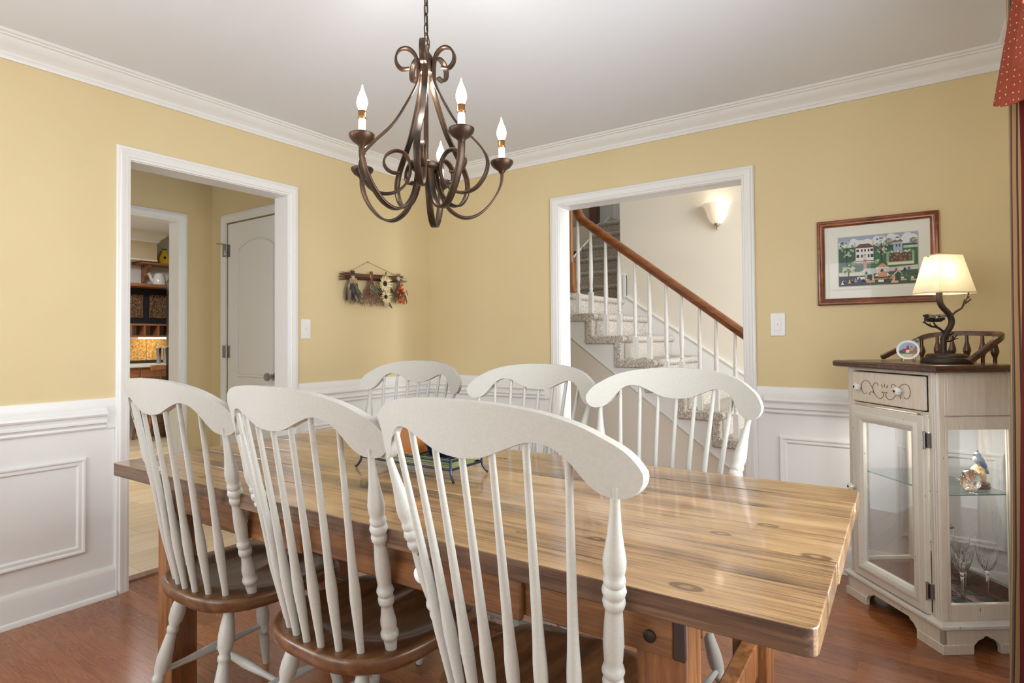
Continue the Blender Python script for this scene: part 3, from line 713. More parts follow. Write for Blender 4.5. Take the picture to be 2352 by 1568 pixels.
# ------------------------------------------------------------------ things on the table
NAVY = M('navy_glaze', srgb(20, 24, 42), .25); AMBER = M('amber_glaze', srgb(166, 104, 50), .3, var=(srgb(186, 124, 66), 8)); GREENG = M('olive_glaze', srgb(112, 128, 76), .25)
BLUEM = M('blue_black_wire', srgb(44, 54, 70), .35, .6)
tv = thing('wire_trivet', 'dark blue wire stand with curled feet carrying a long green tray on the table', 'trivet', (1.767, -2.070, TT), .012)
hx, hy = .184, .077
wire = MB(); rr = .0038
for z in (.036, .060):
    wire.tube([(-hx, -hy, z), (hx, -hy, z), (hx, hy, z), (-hx, hy, z)], rr, 8, closed=True)
obj('wire_frame', wire, BLUEM, tv)
for sx in (-1, 1):
    for sy in (-1, 1):
        pts = catmull([(sx*hx, sy*hy, .064), (sx*hx, sy*hy, .036), (sx*(hx+.003), sy*(hy+.002), .022), (sx*(hx+.012), sy*(hy+.006), .009), (sx*(hx+.017), sy*(hy+.008), .0045)], 4)
        obj('leg', MB().tube(pts, [.0038]*(len(pts)-3)+[.0045, .0052, .0046], 8), BLUEM, tv)
tr = thing('green_tray', 'long olive green ceramic tray held in the wire stand', 'tray', (1.767, -2.070, TT+.041), .012)
a, b = hx-.008, hy-.008
obj('tray_body', MB().box(-a, a, -b, b, 0, .006).box(-a, a, -b, -b+.006, .006, .022).box(-a, a, b-.006, b, .006, .022).box(-a, -a+.006, -b, b, .006, .022).box(a-.006, a, -b, b, .006, .022), GREENG, tr, bevel=.002)
def pot(name, label, x, m, h):
    p = thing(name, label, 'pot', (x, -2.070, TT+.047), .012)
    prof = [(-.040, 0), (-.043, .006), (-.052, .010), (-.054, .016)]
    sb = MB(); s = []
    for w, z in ((.038, 0), (.048, .006), (.052, .016), (.046, .016), (.040, .009)): s.append((w, z))
    V = []; Fc = []
    for w, z in s: V += [(-w, -w, z), (w, -w, z), (w, w, z), (-w, w, z)]
    for i in range(len(s)-1):
        for j in range(4): Fc.append((i*4+j, i*4+(j+1) % 4, i*4+4+(j+1) % 4, i*4+4+j))
    Fc += [(3, 2, 1, 0), tuple((len(s)-1)*4+j for j in range(4))]
    obj('saucer', MB().add(V, Fc), m, p, bevel=.003)
    V = []; Fc = []; q = [(.032, .0095), (.040, h-.014), (.043, h-.014), (.043, h), (.037, h), (.030, .03)]
    for w, z in q: V += [(-w, -w, z), (w, -w, z), (w, w, z), (-w, w, z)]
    for i in range(len(q)-1):
        for j in range(4): Fc.append((i*4+j, i*4+(j+1) % 4, i*4+4+(j+1) % 4, i*4+4+j))
    Fc += [(3, 2, 1, 0), tuple((len(q)-1)*4+j for j in range(4))]
    obj('pot_body', MB().add(V, Fc), m, p, bevel=.003)
pot('square_pot', 'amber glazed square pot on its saucer standing in the green tray', 1.733, AMBER, .125)
pot('square_pot', 'low navy blue glazed square pot at the end of the green tray', 1.868, NAVY, .055)
# ------------------------------------------------------------------ chandelier
BRONZE = NT('oil_rubbed_bronze')
BRONZE.base(BRONZE.ramp(BRONZE.noise(BRONZE.coord(), 9, 3, .6), [(.35, srgb(48, 40, 34)), (.65, srgb(84, 62, 46))])); BRONZE.rough(.38); BRONZE.b.inputs['Metallic'].default_value = .65
BRONZE = BRONZE.m
SLEEVE = M('white_candle_sleeve', srgb(236, 234, 228), .4); BRASS = M('aged_brass', srgb(150, 108, 62), .3, .9)
CX, CY = 1.809, -2.080
ch = thing('chandelier', 'scrolled bronze five-arm chandelier with lit flame bulbs hanging above the table', 'chandelier', (CX, CY, 0))
view = math.atan2(fw.y, fw.x); right = math.atan2(rt.y, rt.x)
def az(deg):      # azimuth measured in the plan from the room direction that runs left to right behind the table
    return right + radians(deg)
def ribbon(mb, rz, ang, w, t, k=5):
    P = catmull([(r, 0, z) for r, z in rz], k); c, s = cos(ang), sin(ang); B = Vector((-s, c, 0)); fr = []
    for i, p in enumerate(P):
        tg = (P[min(i+1, len(P)-1)]-P[max(i-1, 0)]).normalized(); T = Vector((c*tg.x, s*tg.x, tg.z)); N = T.cross(B)
        fr.append((Vector((c*p.x, s*p.x, p.z)), B, N))
    e = t*.3
    prof = [(-w, -t+e), (-w+e, -t), (w-e, -t), (w, -t+e), (w, t-e), (w-e, t), (-w+e, t), (-w, t-e)]
    mb.sweep(prof, fr)
    return mb
SCROLL = [(.055, 2.012), (.078, 2.008), (.094, 2.024), (.096, 2.048), (.084, 2.070), (.062, 2.078), (.042, 2.068), (.030, 2.045), (.027, 2.0), (.031, 1.965), (.062, 1.90), (.104, 1.828), (.156, 1.772), (.192, 1.728), (.205, 1.690), (.196, 1.650), (.168, 1.616), (.130, 1.604), (.092, 1.614), (.064, 1.640), (.050, 1.672), (.052, 1.710), (.070, 1.738), (.096, 1.743), (.122, 1.728), (.132, 1.704), (.122, 1.682), (.100, 1.672), (.082, 1.674)]
ARM = [(.030, 1.700), (.036, 1.655), (.050, 1.605), (.078, 1.563), (.118, 1.543), (.160, 1.552), (.198, 1.584), (.228, 1.628), (.242, 1.668), (.244, 1.706)]
SCROLL = [(r*.985, z*.985+.0293) for r, z in SCROLL]; ARM = [(r*.985, z*.985+.0293) for r, z in ARM]
AZ0 = -133
for i in range(5):
    obj('scroll', ribbon(MB(), SCROLL, az(AZ0+41+72*i), .0095, .0032), BRONZE, ch, angle=50)
for i in range(5):
    a = az(AZ0+72*i); c, s = cos(a), sin(a)
    arm = obj('arm', ribbon(MB(), ARM, a, .0105, .0036), BRONZE, ch, angle=50)
    T = Matrix.Translation((.240*c, .240*s, .004))
    obj('drip_cup', MB().lathe([(.006, 1.692), (.010, 1.698), (.014, 1.704), (.026, 1.712), (.034, 1.722), (.0365, 1.728), (.0365, 1.731), (.033, 1.7305), (.02, 1.727), (.001, 1.727)], 24, T), BRONZE, arm)
    obj('candle_sleeve', MB().lathe([(.0105, 1.727), (.0105, 1.779), (.001, 1.779)], 16, T), SLEEVE, arm)
    obj('socket', MB().lathe([(.0118, 1.776), (.0126, 1.780), (.0105, 1.783), (.0105, 1.797), (.0115, 1.798), (.0115, 1.80), (.001, 1.80)], 16, T), BRASS, arm)
    b = obj('bulb', MB().lathe([(.0075, 1.800), (.011, 1.806), (.0148, 1.817), (.0155, 1.826), (.0135, 1.838), (.009, 1.850), (.005, 1.860), (.0022, 1.870), (.0012, 1.876), (.0001, 1.877)], 16, T), BULB, arm)
    b['label'] = 'lit flame-tip bulb'
obj('hub', MB().lathe([(.001, 1.683), (.02, 1.683), (.03, 1.688), (.042, 1.694), (.046, 1.700), (.046, 1.708), (.040, 1.714), (.02, 1.719), (.008, 1.722), (.007, 2.0), (.019, 2.004), (.022, 2.010), (.022, 2.054), (.016, 2.064), (.008, 2.075), (.001, 2.082)], 24), BRONZE, ch)
stud = MB()
for i in range(5):
    for ang, r, z in ((az(AZ0+41+72*i), .046, 1.70),): stud.sphere((r*cos(ang), r*sin(ang), z), .005, 10, 6)
obj('stud', stud, BRONZE, ch)
cn = MB(); z = 2.078; k = 0
cn.tube([(.012*cos(t), 0, 2.088+.012*sin(t)) for t in [2*pi*i/14 for i in range(14)]], .0025, 6, closed=True)
z = 2.096
while z < 2.41:
    pts = []
    for i in range(16):
        t = 2*pi*i/16; u = .0068*cos(t); v = .0115*sin(t) + (.008 if sin(t) > 0 else -.008)
        pts.append((u, 0, z+.0185+v) if k % 2 else (0, u, z+.0185+v))
    cn.tube(pts, .0021, 6, closed=True); z += .0315; k += 1
cn.tube([(.004, .004, 2.07), (.012, .003, 2.10), (.006, -.004, 2.14), (-.004, .004, 2.2), (.004, -.003, 2.3), (0, 0, 2.42)], .0016, 5)
chain = obj('chain', cn, BRONZE, ch)
canopy = obj('ceiling_canopy', MB().lathe([(.004, 2.405), (.012, 2.405), (.03, 2.412), (.058, 2.425), (.062, 2.4395), (.001, 2.4395)], 24), BRONZE, ch)
# the body hangs a little out of plumb below the chain
tilt_m = Matrix.Translation((0, 0, 2.09)) @ Matrix.Rotation(radians(-3.4), 4, Vector((rt.x, rt.y, 0)).normalized()) @ Matrix.Translation((0, 0, -2.09))
ch.matrix_basis = Matrix.Translation((CX, CY, 0)) @ tilt_m
for o in (chain, canopy): o.matrix_parent_inverse = tilt_m.inverted()
point('chandelier_glow', (CX, CY, 1.97), 9.0, (1.0, .93, .82), .06)

# ------------------------------------------------------------------ corner curio cabinet
cab = thing('curio_cabinet', 'distressed cream corner curio cabinet with dark wood top, painted drawer and glass door', 'cabinet', (3.093, -.687, 0))
U = Vector((-.622, .783, 0)).normalized(); Wv = Vector((U.y, -U.x, 0))     # U along the front, Wv into the cabinet
MC = basis((0, 0, 0), U, Wv, (0, 0, 1))                    # local (u, w, z)
def antique():
    k = NT('antique_cream_paint'); co = k.coord(); g = k.n('NewGeometry')
    st = k.noise(k.mapping(co, (14, 14, 1.3)), 5, 3, .6)
    tone = k.ramp(st, [(.3, srgb(219, 206, 187)), (.55, srgb(226, 215, 198)), (.75, srgb(232, 223, 208))])
    chip = k.noise(k.mapping(co, (30, 30, 9)), 2.4, 3, .65)
    fac = k.math('GREATER_THAN', chip, .715)
    k.base(k.mix(k.math('MULTIPLY', fac, .8), tone, srgb(112, 92, 78))); k.rough(.42)
    return k.m
ANT = antique()
DIST = NT('distressed_white_edge'); co_ = DIST.coord()
DIST.base(DIST.mix(DIST.math('GREATER_THAN', DIST.noise(DIST.mapping(co_, (26, 26, 12)), 2.6, 3, .7), .69), srgb(224, 220, 210), srgb(96, 78, 68))); DIST.rough(.4); DIST = DIST.m
FW, FD = .545, .335                                         # front width, depth
def cb(mb, u0, u1, w0, w1, z0, z1, mi=0): return mb.box(u0, u1, w0, w1, z0, z1, mi, None, MC)
bz0, bz1 = .108, 1.036
I0 = .012
body = MB()
cb(body, I0, .062, I0, .034, bz0, bz1); cb(body, .490, FW-I0, I0, .034, bz0, bz1)             # front stiles
cb(body, .062, .490, I0, .034, .874, .882); cb(body, .062, .490, I0, .034, 1.022, bz1); cb(body, .062, .490, I0, .034, bz0, .116)
cb(body, I0, FW-I0, FD-.012, FD, .868, bz1); cb(body, I0, FW-I0, FD-.012, FD, bz0, .162)        # back boards above and below the glass
for (ua, ub) in ((I0, I0+.018), (FW-I0-.018, FW-I0)):                                         # sides, each with a window
    cb(body, ua, ub, .034, .045, bz0, bz1); cb(body, ua, ub, FD-.055, FD-.012, bz0, bz1)
    cb(body, ua, ub, .045, FD-.055, bz0, .176); cb(body, ua, ub, .045, FD-.055, .822, bz1)
cb(body, I0, FW-I0, .034, FD-.012, .868, .878)                                                # deck above the display
obj('case', body, ANT, cab, bevel=.002)
cb_ = MB(); cb(cb_, .0, .0, 0, 0, 0, 0)
col = MB()
for ua in (.020, .031, .042): col.lathe([(.004, bz0), (.004, bz1)], 8, MC @ Matrix.Translation((ua, I0, 0)))
for ua in (.506, .518): col.lathe([(.004, bz0), (.004, bz1)], 8, MC @ Matrix.Translation((ua, I0, 0)))
obj('reeding', col, DIST, cab)
obj('interior_floor', cb(MB(), .032, FW-.032, .034, FD-.02, .150, .162), DARKTOP, cab)
obj('added_cabinet_fixture', cb(MB(), .11, .43, .145, .195, .858, .868), M('added_fixture_white', srgb(225, 224, 220), .4), cab, bevel=.003)  # housing for the added fill lamp inside the case
obj('back_glass', cb(MB(), .034, FW-.034, FD-.010, FD-.007, .210, .868), PANE, cab, smooth=False)
obj('back_rail', cb(MB(), .034, FW-.034, FD-.022, FD, .162, .212), DARKTOP, cab, bevel=.002)
obj('back_post', cb(MB(), I0, .034, FD-.012, FD, .162, .868), DARKTOP, cab); obj('back_post', cb(MB(), FW-.034, FW-I0, FD-.012, FD, .162, .868), DARKTOP, cab)
obj('back_stile', cb(MB(), .034, .064, FD-.022, FD-.0105, .212, .868), DARKTOP, cab)
# glass in the sides
obj('side_glass', cb(MB(), I0+.007, I0+.010, .045, FD-.055, .176, .822), PANE, cab, smooth=False)
obj('side_glass', cb(MB(), FW-I0-.010, FW-I0-.007, .045, FD-.055, .176, .822), PANE, cab, smooth=False)
sh = MB(); cb(sh, .034, FW-.034, .042, FD-.022, .572, .577, 0); cb(sh, .034, FW-.034, .0400, .0418, .572, .577, 1); cb(sh, .0315, .0338, .042, FD-.022, .572, .577, 1)
obj('glass_shelf', sh, [SHELFG, GEDGE], cab, smooth=False)
# plinth with bracket feet
def bracket(L, foot):
    pts = [(0, 0), (foot, 0), (foot, .018), (foot+.006, .034), (foot+.022, .050), (foot+.040, .056), (foot+.044, .064), (L-foot-.044, .064), (L-foot-.040, .056), (L-foot-.022, .050), (L-foot-.006, .034), (L-foot, .018), (L-foot, 0), (L, 0), (L, .098), (0, .098)]
    return pts
pl = MB()
pl.prism(bracket(FW, .125), 0, .016, basis((0, 0, 0), U, (0, 0, 1), Wv))
pl.prism(bracket(FD, .115), 0, .016, basis((0, 0, 0), Wv, (0, 0, 1), U))
pl.prism(bracket(FD, .115), FW-.016, FW, basis((0, 0, 0), Wv, (0, 0, 1), U))
cb(pl, .016, FW-.016, FD-.012, FD, .0, .098)
obj('plinth', pl, ANT, cab, bevel=.0015)
for (u0, u1, w0, w1) in ((-.004, .125, -.004, .0035), (FW-.125, FW+.004, -.004, .0035), (-.004, .0035, .0037, .115), (-.004, .0035, FD-.115, FD)):
    obj('foot_block', cb(MB(), u0, u1, w0, w1, 0, .036), ANT, cab, bevel=.002)
PR = [(0, .090), (.006, .090), (.010, .095), (.010, .104), (.006, .108), (.002, .114), (-.010, .116), (-.010, .09)]
def around(mb, prof, u0, u1, w0, w1, mi=0):
    fr = []
    for (u, w, su, sw) in ((u0, w1, -1, 0), (u0, w0, -1, -1), (u1, w0, 1, -1), (u1, w1, 1, 0)):
        fr.append((U*u+Wv*w, U*su+Wv*sw, Vector((0, 0, 1))))
    mb.sweep(prof, fr, mi=mi); return mb
obj('plinth_mould', around(MB(), PR, 0, FW, 0, FD), DIST, cab, angle=30)
# top
tp = MB(); TO = .032
cb(tp, -TO+.012, FW+TO-.012, -TO+.012, FD, bz1, 1.064)
around(tp, [(-.02, 1.036), (.004, 1.036), (.010, 1.040), (.012, 1.046), (.011, 1.052), (.013, 1.056), (.010, 1.062), (.004, 1.065), (-.02, 1.065)], -TO+.012, FW+TO-.012, -TO+.012, FD)
obj('top', tp, DARKTOP, cab, angle=40)
# drawer with painted scrolls
dr = MB(); cb(dr, .069, .485, -.002, .016, .887, 1.018); D = obj('drawer', dr, ANT, cab, bevel=.004)
edge = MB(); cb(edge, .0682, .0705, -.0022, .012, .889, 1.016); obj('worn_edge', edge, DIST, D)
sc = MB()
def uz(pts, r=.0011):
    sc.tube([MC @ Vector((u, -.0028, z)) for u, z in smooth2d(pts, 5)], r, 5)
for s in (1, -1):
    f = lambda p: [(.277+s*(u)*.97, z) for u, z in p]
    uz(f([(.112, .930), (.128, .924), (.142, .934), (.148, .954), (.140, .974), (.120, .982), (.096, .975), (.078, .955), (.062, .930), (.044, .915), (.022, .913), (.008, .925), (.010, .940), (.018, .938)]))
    uz(f([(.040, .963), (.045, .974), (.058, .976), (.070, .966), (.074, .948), (.066, .932)]))
    uz(f([(.066, .932), (.084, .936), (.094, .929), (.092, .921)]))
for a in (-.5, 0, .5):
    sc.lathe([(.0002, 0), (.0016, .007), (.0012, .013), (.0002, .018)], 6, MC @ Matrix.Translation((.277-.022*a, -.0026, .955+.004*(1-abs(a)))) @ Matrix.Rotation(-a, 4, 'Y'))
sc.sphere(MC @ Vector((.277, -.003, .940)), .0018, 8, 6)
obj('painted_scroll', sc, M('brown_scroll_paint', srgb(104, 80, 58), .6), D)
KNOBW = M('white_ceramic', srgb(232, 230, 226), .15); IRON = M('dark_iron', srgb(48, 44, 42), .45, .5)
def melon_knob(parent, u, z, w0, r=.017):
    kb = obj('knob', MB().lathe([(.004, 0), (.004, .008), (r*.75, .011), (r, .018), (r*.92, .026), (r*.5, .031), (.001, .032)], 40, basis(MC @ Vector((u, w0, z)), U, (0, 0, 1), -Wv), lobes=(8, .07)), KNOBW, parent)
    obj('knob_screw', MB().lathe([(.005, .030), (.005, .033), (.001, .0345)], 10, basis(MC @ Vector((u, w0, z)), U, (0, 0, 1), -Wv)), IRON, kb)
    return kb
melon_knob(D, .427, .953, -.002); melon_knob(D, .181, .953, -.002)
# door: mitred frame with a moulding, glass, hinges and a knob
DP = [(0, .012), (0, -.006), (.004, -.009), (.028, -.009), (.034, -.013), (.044, -.015), (.052, -.012), (.060, -.006), (.068, -.002), (.070, .006), (.070, .012)]
du0, du1, dz0, dz1 = .066, .486, .120, .868
fr = [(MC @ Vector((u, 0, z)), U*su+Vector((0, 0, sz)), Wv) for u, z, su, sz in ((du0, dz0, 1, 1), (du1, dz0, -1, 1), (du1, dz1, -1, -1), (du0, dz1, 1, -1))]
dm = MB().sweep(DP, fr, closed=True); n = len(DP)
door = obj('door', dm, DIST, cab, angle=30)
obj('door_glass', cb(MB(), du0+.066, du1-.066, .003, .006, dz0+.066, dz1-.066), PANE, door, smooth=False)
for z in (.777, .208):
    obj('hinge', MB().lathe([(.0042, -.03), (.0042, .03)], 10, MC @ Matrix.Translation((.0640, -.006, z))).box(.050, .0640, -.0005, .012, z-.028, z+.028, 0, None, MC).lathe([(.005, -.034), (.005, -.026)], 10, MC @ Matrix.Translation((.0640, -.006, z))).lathe([(.005, .026), (.005, .034)], 10, MC @ Matrix.Translation((.0640, -.006, z))), STEEL, door)
melon_knob(door, .470, .505, -.008, .015)
# gallery rail on the top: bowed rail on turned spindles, its ends sloping down to the front
tz = 1.065
gl = [(.050, .165, tz+.010), (.034, .215, tz+.055), (.030, .262, tz+.096), (.060, .297, tz+.112), (.12, .308, tz+.116), (.28, .312, tz+.118), (.41, .306, tz+.110), (.468, .282, tz+.086), (.505, .225, tz+.046), (.520, .165, tz+.012)]
G = catmull([MC @ Vector(p) for p in gl], 7); frs = []
for i, p in enumerate(G):
    t = (G[min(i+1, len(G)-1)]-G[max(i-1, 0)]).normalized(); side_ = t.cross(Vector((0, 0, 1))).normalized(); frs.append((p, side_, side_.cross(t)))
ga = obj('gallery_rail', MB().sweep([(-.014, -.009), (.014, -.009), (.014, .006), (.010, .010), (-.010, .010), (-.014, .006)], frs), DARKTOP, cab, angle=40)
for (u, w) in ((.082, .298), (.15, .310), (.225, .311), (.30, .312), (.375, .309), (.445, .294)):
    q = min(G, key=lambda g: (g-(MC @ Vector((u, w, g.z)))).length); h = q.z-.006-tz
    obj('gallery_spindle', MB().lathe([(.0065, 0), (.0065, .18*h), (.009, .26*h), (.0135, .38*h), (.014, .46*h), (.010, .62*h), (.0065, .74*h), (.006, h)], 14, MC @ Matrix.Translation((u, w, tz))), DARKTOP, ga)

def on_cab(u, w, z): return Vector((3.093, -.687, 0)) + (MC @ Vector((u, w, z)))
# ------------------------------------------------------------------ lamp on the cabinet
LM = M('brown_iron', srgb(62, 50, 42), .5, .45, bump=(70, .25, .004))
SHADE = NT('lit_linen_shade'); SHADE.base(srgb(246, 242, 228)); SHADE.rough(.8)
tl = SHADE.n('BsdfTranslucent'); tl.inputs[0].default_value = srgb(252, 247, 232); mxs = SHADE.n('MixShader'); mxs.inputs[0].default_value = .55
SHADE.l(SHADE.b.outputs[0], mxs.inputs[1]); SHADE.l(tl.outputs[0], mxs.inputs[2]); SHADE.l(mxs.outputs[0], SHADE.t.nodes['Material Output'].inputs[0]); SHADE = SHADE.m
lp = on_cab(.190, .195, tz)
lamp = thing('table_lamp', 'brown metal branch lamp with a bird nest and lit cream shade', 'lamp', lp)
obj('base', MB().lathe([(.086, 0), (.088, .008), (.084, .018), (.072, .022), (.070, .030), (.062, .036), (.014, .039), (.011, .05), (.001, .05)], 32), LM, lamp)
def L(du, dz, dw=0.0): return Vector((rt.x*du, rt.y*du, 0))*1.0 + Vector((fw.x*dw, fw.y*dw, 0)) + Vector((0, 0, dz))
tr_ = catmull([L(-.012, .036), L(-.012, .075), L(-.010, .10), L(.004, .125), L(.020, .152), L(.022, .175), L(.010, .20), L(-.010, .222), L(-.022, .243), L(-.025, .27), L(-.024, .32)], 5)
obj('trunk', MB().tube(tr_, [.011]*len(tr_), 12), LM, lamp)
br = MB()
def twig(pts, r0_, r1_):
    P = catmull([L(*p) for p in pts], 4); br.tube(P, [r0_+(r1_-r0_)*i/(len(P)-1) for i in range(len(P))], 7)
twig([(.020, .178), (.030, .198), (.050, .212), (.065, .222), (.080, .250), (.092, .278), (.098, .290)], .0055, .003)
twig([(.066, .222), (.070, .238), (.076, .256)], .004, .002); twig([(.075, .238), (.090, .246), (.104, .258)], .004, .0022); twig([(.084, .258), (.094, .264), (.098, .266)], .0035, .002)
twig([(.000, .112), (-.014, .128), (-.034, .142), (-.058, .147), (-.076, .156), (-.088, .166)], .0055, .003)
twig([(-.034, .142), (-.046, .156), (-.050, .164)], .004, .0025); twig([(-.066, .148), (-.064, .160)], .003, .002); twig([(-.078, .158), (-.094, .166)], .003, .002); twig([(-.084, .160), (-.086, .178)], .003, .002)
twig([(-.012, .078), (.002, .086), (.018, .088), (.036, .104), (.046, .112)], .0045, .002); twig([(.016, .088), (.030, .094), (.046, .098)], .0035, .002); twig([(-.012, .076), (-.022, .092), (-.024, .100)], .0035, .002)
twig([(.004, .126), (.010, .11), (.006, .092)], .004, .003); twig([(.012, .11), (.026, .118), (.030, .124)], .0035, .002)
obj('branches', br, LM, lamp)
ns = MB(); rn = random.Random(7)
for i in range(46):
    a0 = rn.uniform(0, 2*pi); L0 = rn.uniform(1.2, 2.6); h0 = rn.uniform(0, .026); pts = []
    for j in range(9):
        a = a0+L0*j/8; rr_ = .026+h0*.55+rn.uniform(-.002, .002); pts.append(L(-.044+rr_*cos(a), .168+h0+rn.uniform(-.002, .002), rr_*sin(a)))
    ns.tube(pts, .0013, 4)
ns.lathe([(.001, .164), (.02, .165), (.028, .172), (.030, .18)], 14, Matrix.Translation(L(-.044, 0)))
obj('nest', ns, M('nest_wire', srgb(66, 60, 54), .4, .6), lamp)
def rect_ring(a, b, cc):
    pts = [(a-cc, -b), (a, -b+cc), (a, b-cc), (a-cc, b), (-a+cc, b), (-a, b-cc), (-a, -b+cc), (-a+cc, -b)]
    return pts
shd = MB(); V = []; Fc = []
ang_s = math.atan2(rt.y, rt.x)+radians(4)
def sp(x, y, z): return Vector((cos(ang_s)*x-sin(ang_s)*y-.004, sin(ang_s)*x+cos(ang_s)*y, z))
zb, zt = .279, .436
for (a, b, cc, z) in ((.101, .066, .022, zb), (.057, .038, .009, zt), (.0555, .0365, .009, zt), (.0995, .0645, .022, zb)): V += [sp(x, y, z) for x, y in rect_ring(a, b, cc)]
for i in range(4):
    for j in range(8): Fc.append((i*8+j, i*8+(j+1) % 8, ((i+1) % 4)*8+(j+1) % 8, ((i+1) % 4)*8+j))
shd.add(V, Fc); shade = obj('lamp_shade', shd, SHADE, lamp, angle=20)
PIPE = M('shade_piping_fabric', srgb(226, 212, 176), .7)
for (a, b, cc, z) in ((.1013, .0663, .022, zb+.002), (.0573, .0383, .009, zt-.001)):
    obj('shade_piping', MB().tube([sp(x, y, z) for x, y in rect_ring(a, b, cc)], .0022, 6, closed=True), PIPE, shade)
lb = L(-.024, .36)
obj('bulb', MB().lathe([(.012, -.035), (.013, -.02), (.024, 0), (.027, .014), (.020, .03), (.001, .036)], 14, Matrix.Translation(lb)), emit('lamp_bulb', (1, .90, .70, 1), 60), lamp)
obj('harp', MB().tube([L(-.024, .31), L(-.054, .34), L(-.056, .38), L(-.03, .425), L(.004, .38), L(.004, .34), L(-.024, .31)], .002, 6).tube([L(-.070, .43), L(.024, .43)], .0015, 6).lathe([(.003, .42), (.003, .437), (.006, .442), (.001, .449)], 8, Matrix.Translation(L(-.024, 0))), BRASS, lamp)
obj('cord', MB().tube(catmull([L(.082, .006), L(.12, .004, .01), L(.16, .0035, .05), L(.19, .0035, .09)], 5), .003, 6), BLACK, lamp)

# small plate on a clear stand
pp = on_cab(.225, .062, tz)
plt = thing('souvenir_plate', 'small round souvenir plate with a red-roofed village on a clear stand', 'plate', pp)
tilt = radians(14); az_ = radians(-97)
nrm = Vector((cos(az_)*cos(tilt), sin(az_)*cos(tilt), sin(tilt))); sx_ = Vector((-sin(az_), cos(az_), 0)); sy_ = nrm.cross(sx_)
c0 = Vector((0, 0, .052)); MPl = basis(c0, sx_, sy_, nrm)
R = .040
obj('plate_body', MB().lathe([(.001, -.004), (.026, -.004), (.034, -.001), (R, .003), (R, .0045), (.036, .0015), (.034, .0012), (.001, .0010)], 40, MPl), WHITE, plt)
pic = MB()
def disc_poly(pts, d, col): pic.add([MPl @ Vector((x*R, y*R, .0012+d)) for x, y in pts], [tuple(range(len(pts)))], 0, col)
circ = [(.80*cos(2*pi*i/32), .80*sin(2*pi*i/32)) for i in range(32)]
disc_poly(circ, .0001, srgb(150, 166, 200)); 
def seg(f, d, col, y): disc_poly([p for p in circ if p[1] < y] and [(x, min(yy, y)) for x, yy in circ], d, col)
disc_poly([(x, min(y, -.12)) for x, y in circ], .0002, srgb(96, 110, 78)); disc_poly([(x, min(y, -.42)) for x, y in circ], .0003, srgb(196, 186, 166))
disc_poly([(-.55, -.2), (-.2, -.2), (-.1, .1), (-.45, .12)], .0004, srgb(158, 52, 34)); disc_poly([(-.18, -.3), (.12, -.3), (.12, .0), (-.18, .0)], .0004, srgb(222, 212, 196)); disc_poly([(-.22, 0), (.14, 0), (.0, .62)], .0005, srgb(150, 50, 36))
disc_poly([(.2, -.1), (.36, -.1), (.36, .26), (.2, .26)], .0005, srgb(198, 152, 96)); disc_poly([(.17, .26), (.39, .26), (.28, .42)], .0006, srgb(120, 70, 50)); disc_poly([(.1, -.45), (.72, -.3), (.74, .2), (.66, .4), (.3, -.1)], .0004, srgb(150, 112, 78))
disc_poly([(-.7, -.35), (-.3, -.35), (-.35, -.1), (-.68, .0)], .0006, srgb(58, 84, 50)); disc_poly([(.36, -.62), (.46, -.62), (.46, -.5), (.36, -.5)], .0006, srgb(186, 40, 36))
obj('village_picture', pic, PRINT, plt, smooth=False)
st = MB()
for s in (-1, 1):
    o_ = sx_*s*.020; f_ = Vector((nrm.x, nrm.y, 0)).normalized()
    st.tube([o_+f_*.022+Vector((0, 0, .0035)), o_+f_*.020+Vector((0, 0, .014)), o_+f_*.008+Vector((0, 0, .006)), o_-f_*.018+Vector((0, 0, .004)), o_-f_*.020+Vector((0, 0, .03))], .0032, 8)
obj('clear_stand', st, CRYSTAL, plt)

# ------------------------------------------------------------------ inside the cabinet
def goblet(name, label, u, w, group=None):
    p = on_cab(u, w, .162); t = thing(name, label, 'glass', p, 0, group)
    obj('bowl', MB().lathe([(.004, .098), (.007, .104), (.018, .124), (.028, .148), (.033, .172), (.0345, .198), (.0335, .198), (.032, .172), (.027, .150), (.017, .128), (.006, .111), (.0005, .110)], 28, lobes=None), CRYSTAL, t)
    fl = MB()
    for i in range(14):
        a = 2*pi*i/14; pts = []
        for (r, z) in ((.010, .112), (.0195, .126), (.0275, .146), (.0325, .166)): 
            aa = a+(z-.112)*5; pts.append((r*1.015*cos(aa), r*1.015*sin(aa), z))
        fl.tube(pts, [.0009, .0016, .0016, .0006], 5)
    obj('cut_fluting', fl, CRYSTAL, t)
    obj('stem', MB().lathe([(.0325, 0), (.033, .002), (.02, .0045), (.008, .009), (.005, .016), (.0042, .05), (.0048, .085), (.0075, .093), (.0045, .099)], 20), CRYSTAL, t)
    return t
def flute(name, label, u, w, gold=True):
    t = thing(name, label, 'glass', on_cab(u, w, .162))
    obj('bowl', MB().lathe([(.004, .110), (.010, .116), (.022, .140), (.027, .175), (.0265, .225), (.0245, .262), (.0238, .262), (.0256, .225), (.026, .175), (.021, .142), (.009, .121), (.0005, .119)], 28), CRYSTAL, t)
    obj('gold_rim', MB().lathe([(.0236, .258), (.0250, .258), (.0250, .2625), (.0236, .2625)], 28), M(name+'_gold', srgb(150, 118, 70), .2, 1.0), t)
    obj('stem', MB().lathe([(.031, 0), (.0315, .002), (.018, .004), (.006, .008), (.005, .02), (.008, .03), (.005, .04), (.008, .05), (.005, .06), (.008, .07), (.005, .08), (.007, .095), (.004, .111)], 20), CRYSTAL, t)
    return t
goblet('crystal_goblet', 'cut crystal goblet nearest the side pane, at its corner with the cabinet front', .074, .140)
goblet('crystal_goblet', 'cut crystal goblet close to the side pane, beside the curtain', .085, .250)
goblet('crystal_goblet', 'cut crystal goblet standing behind the two nearest the side pane', .160, .225)
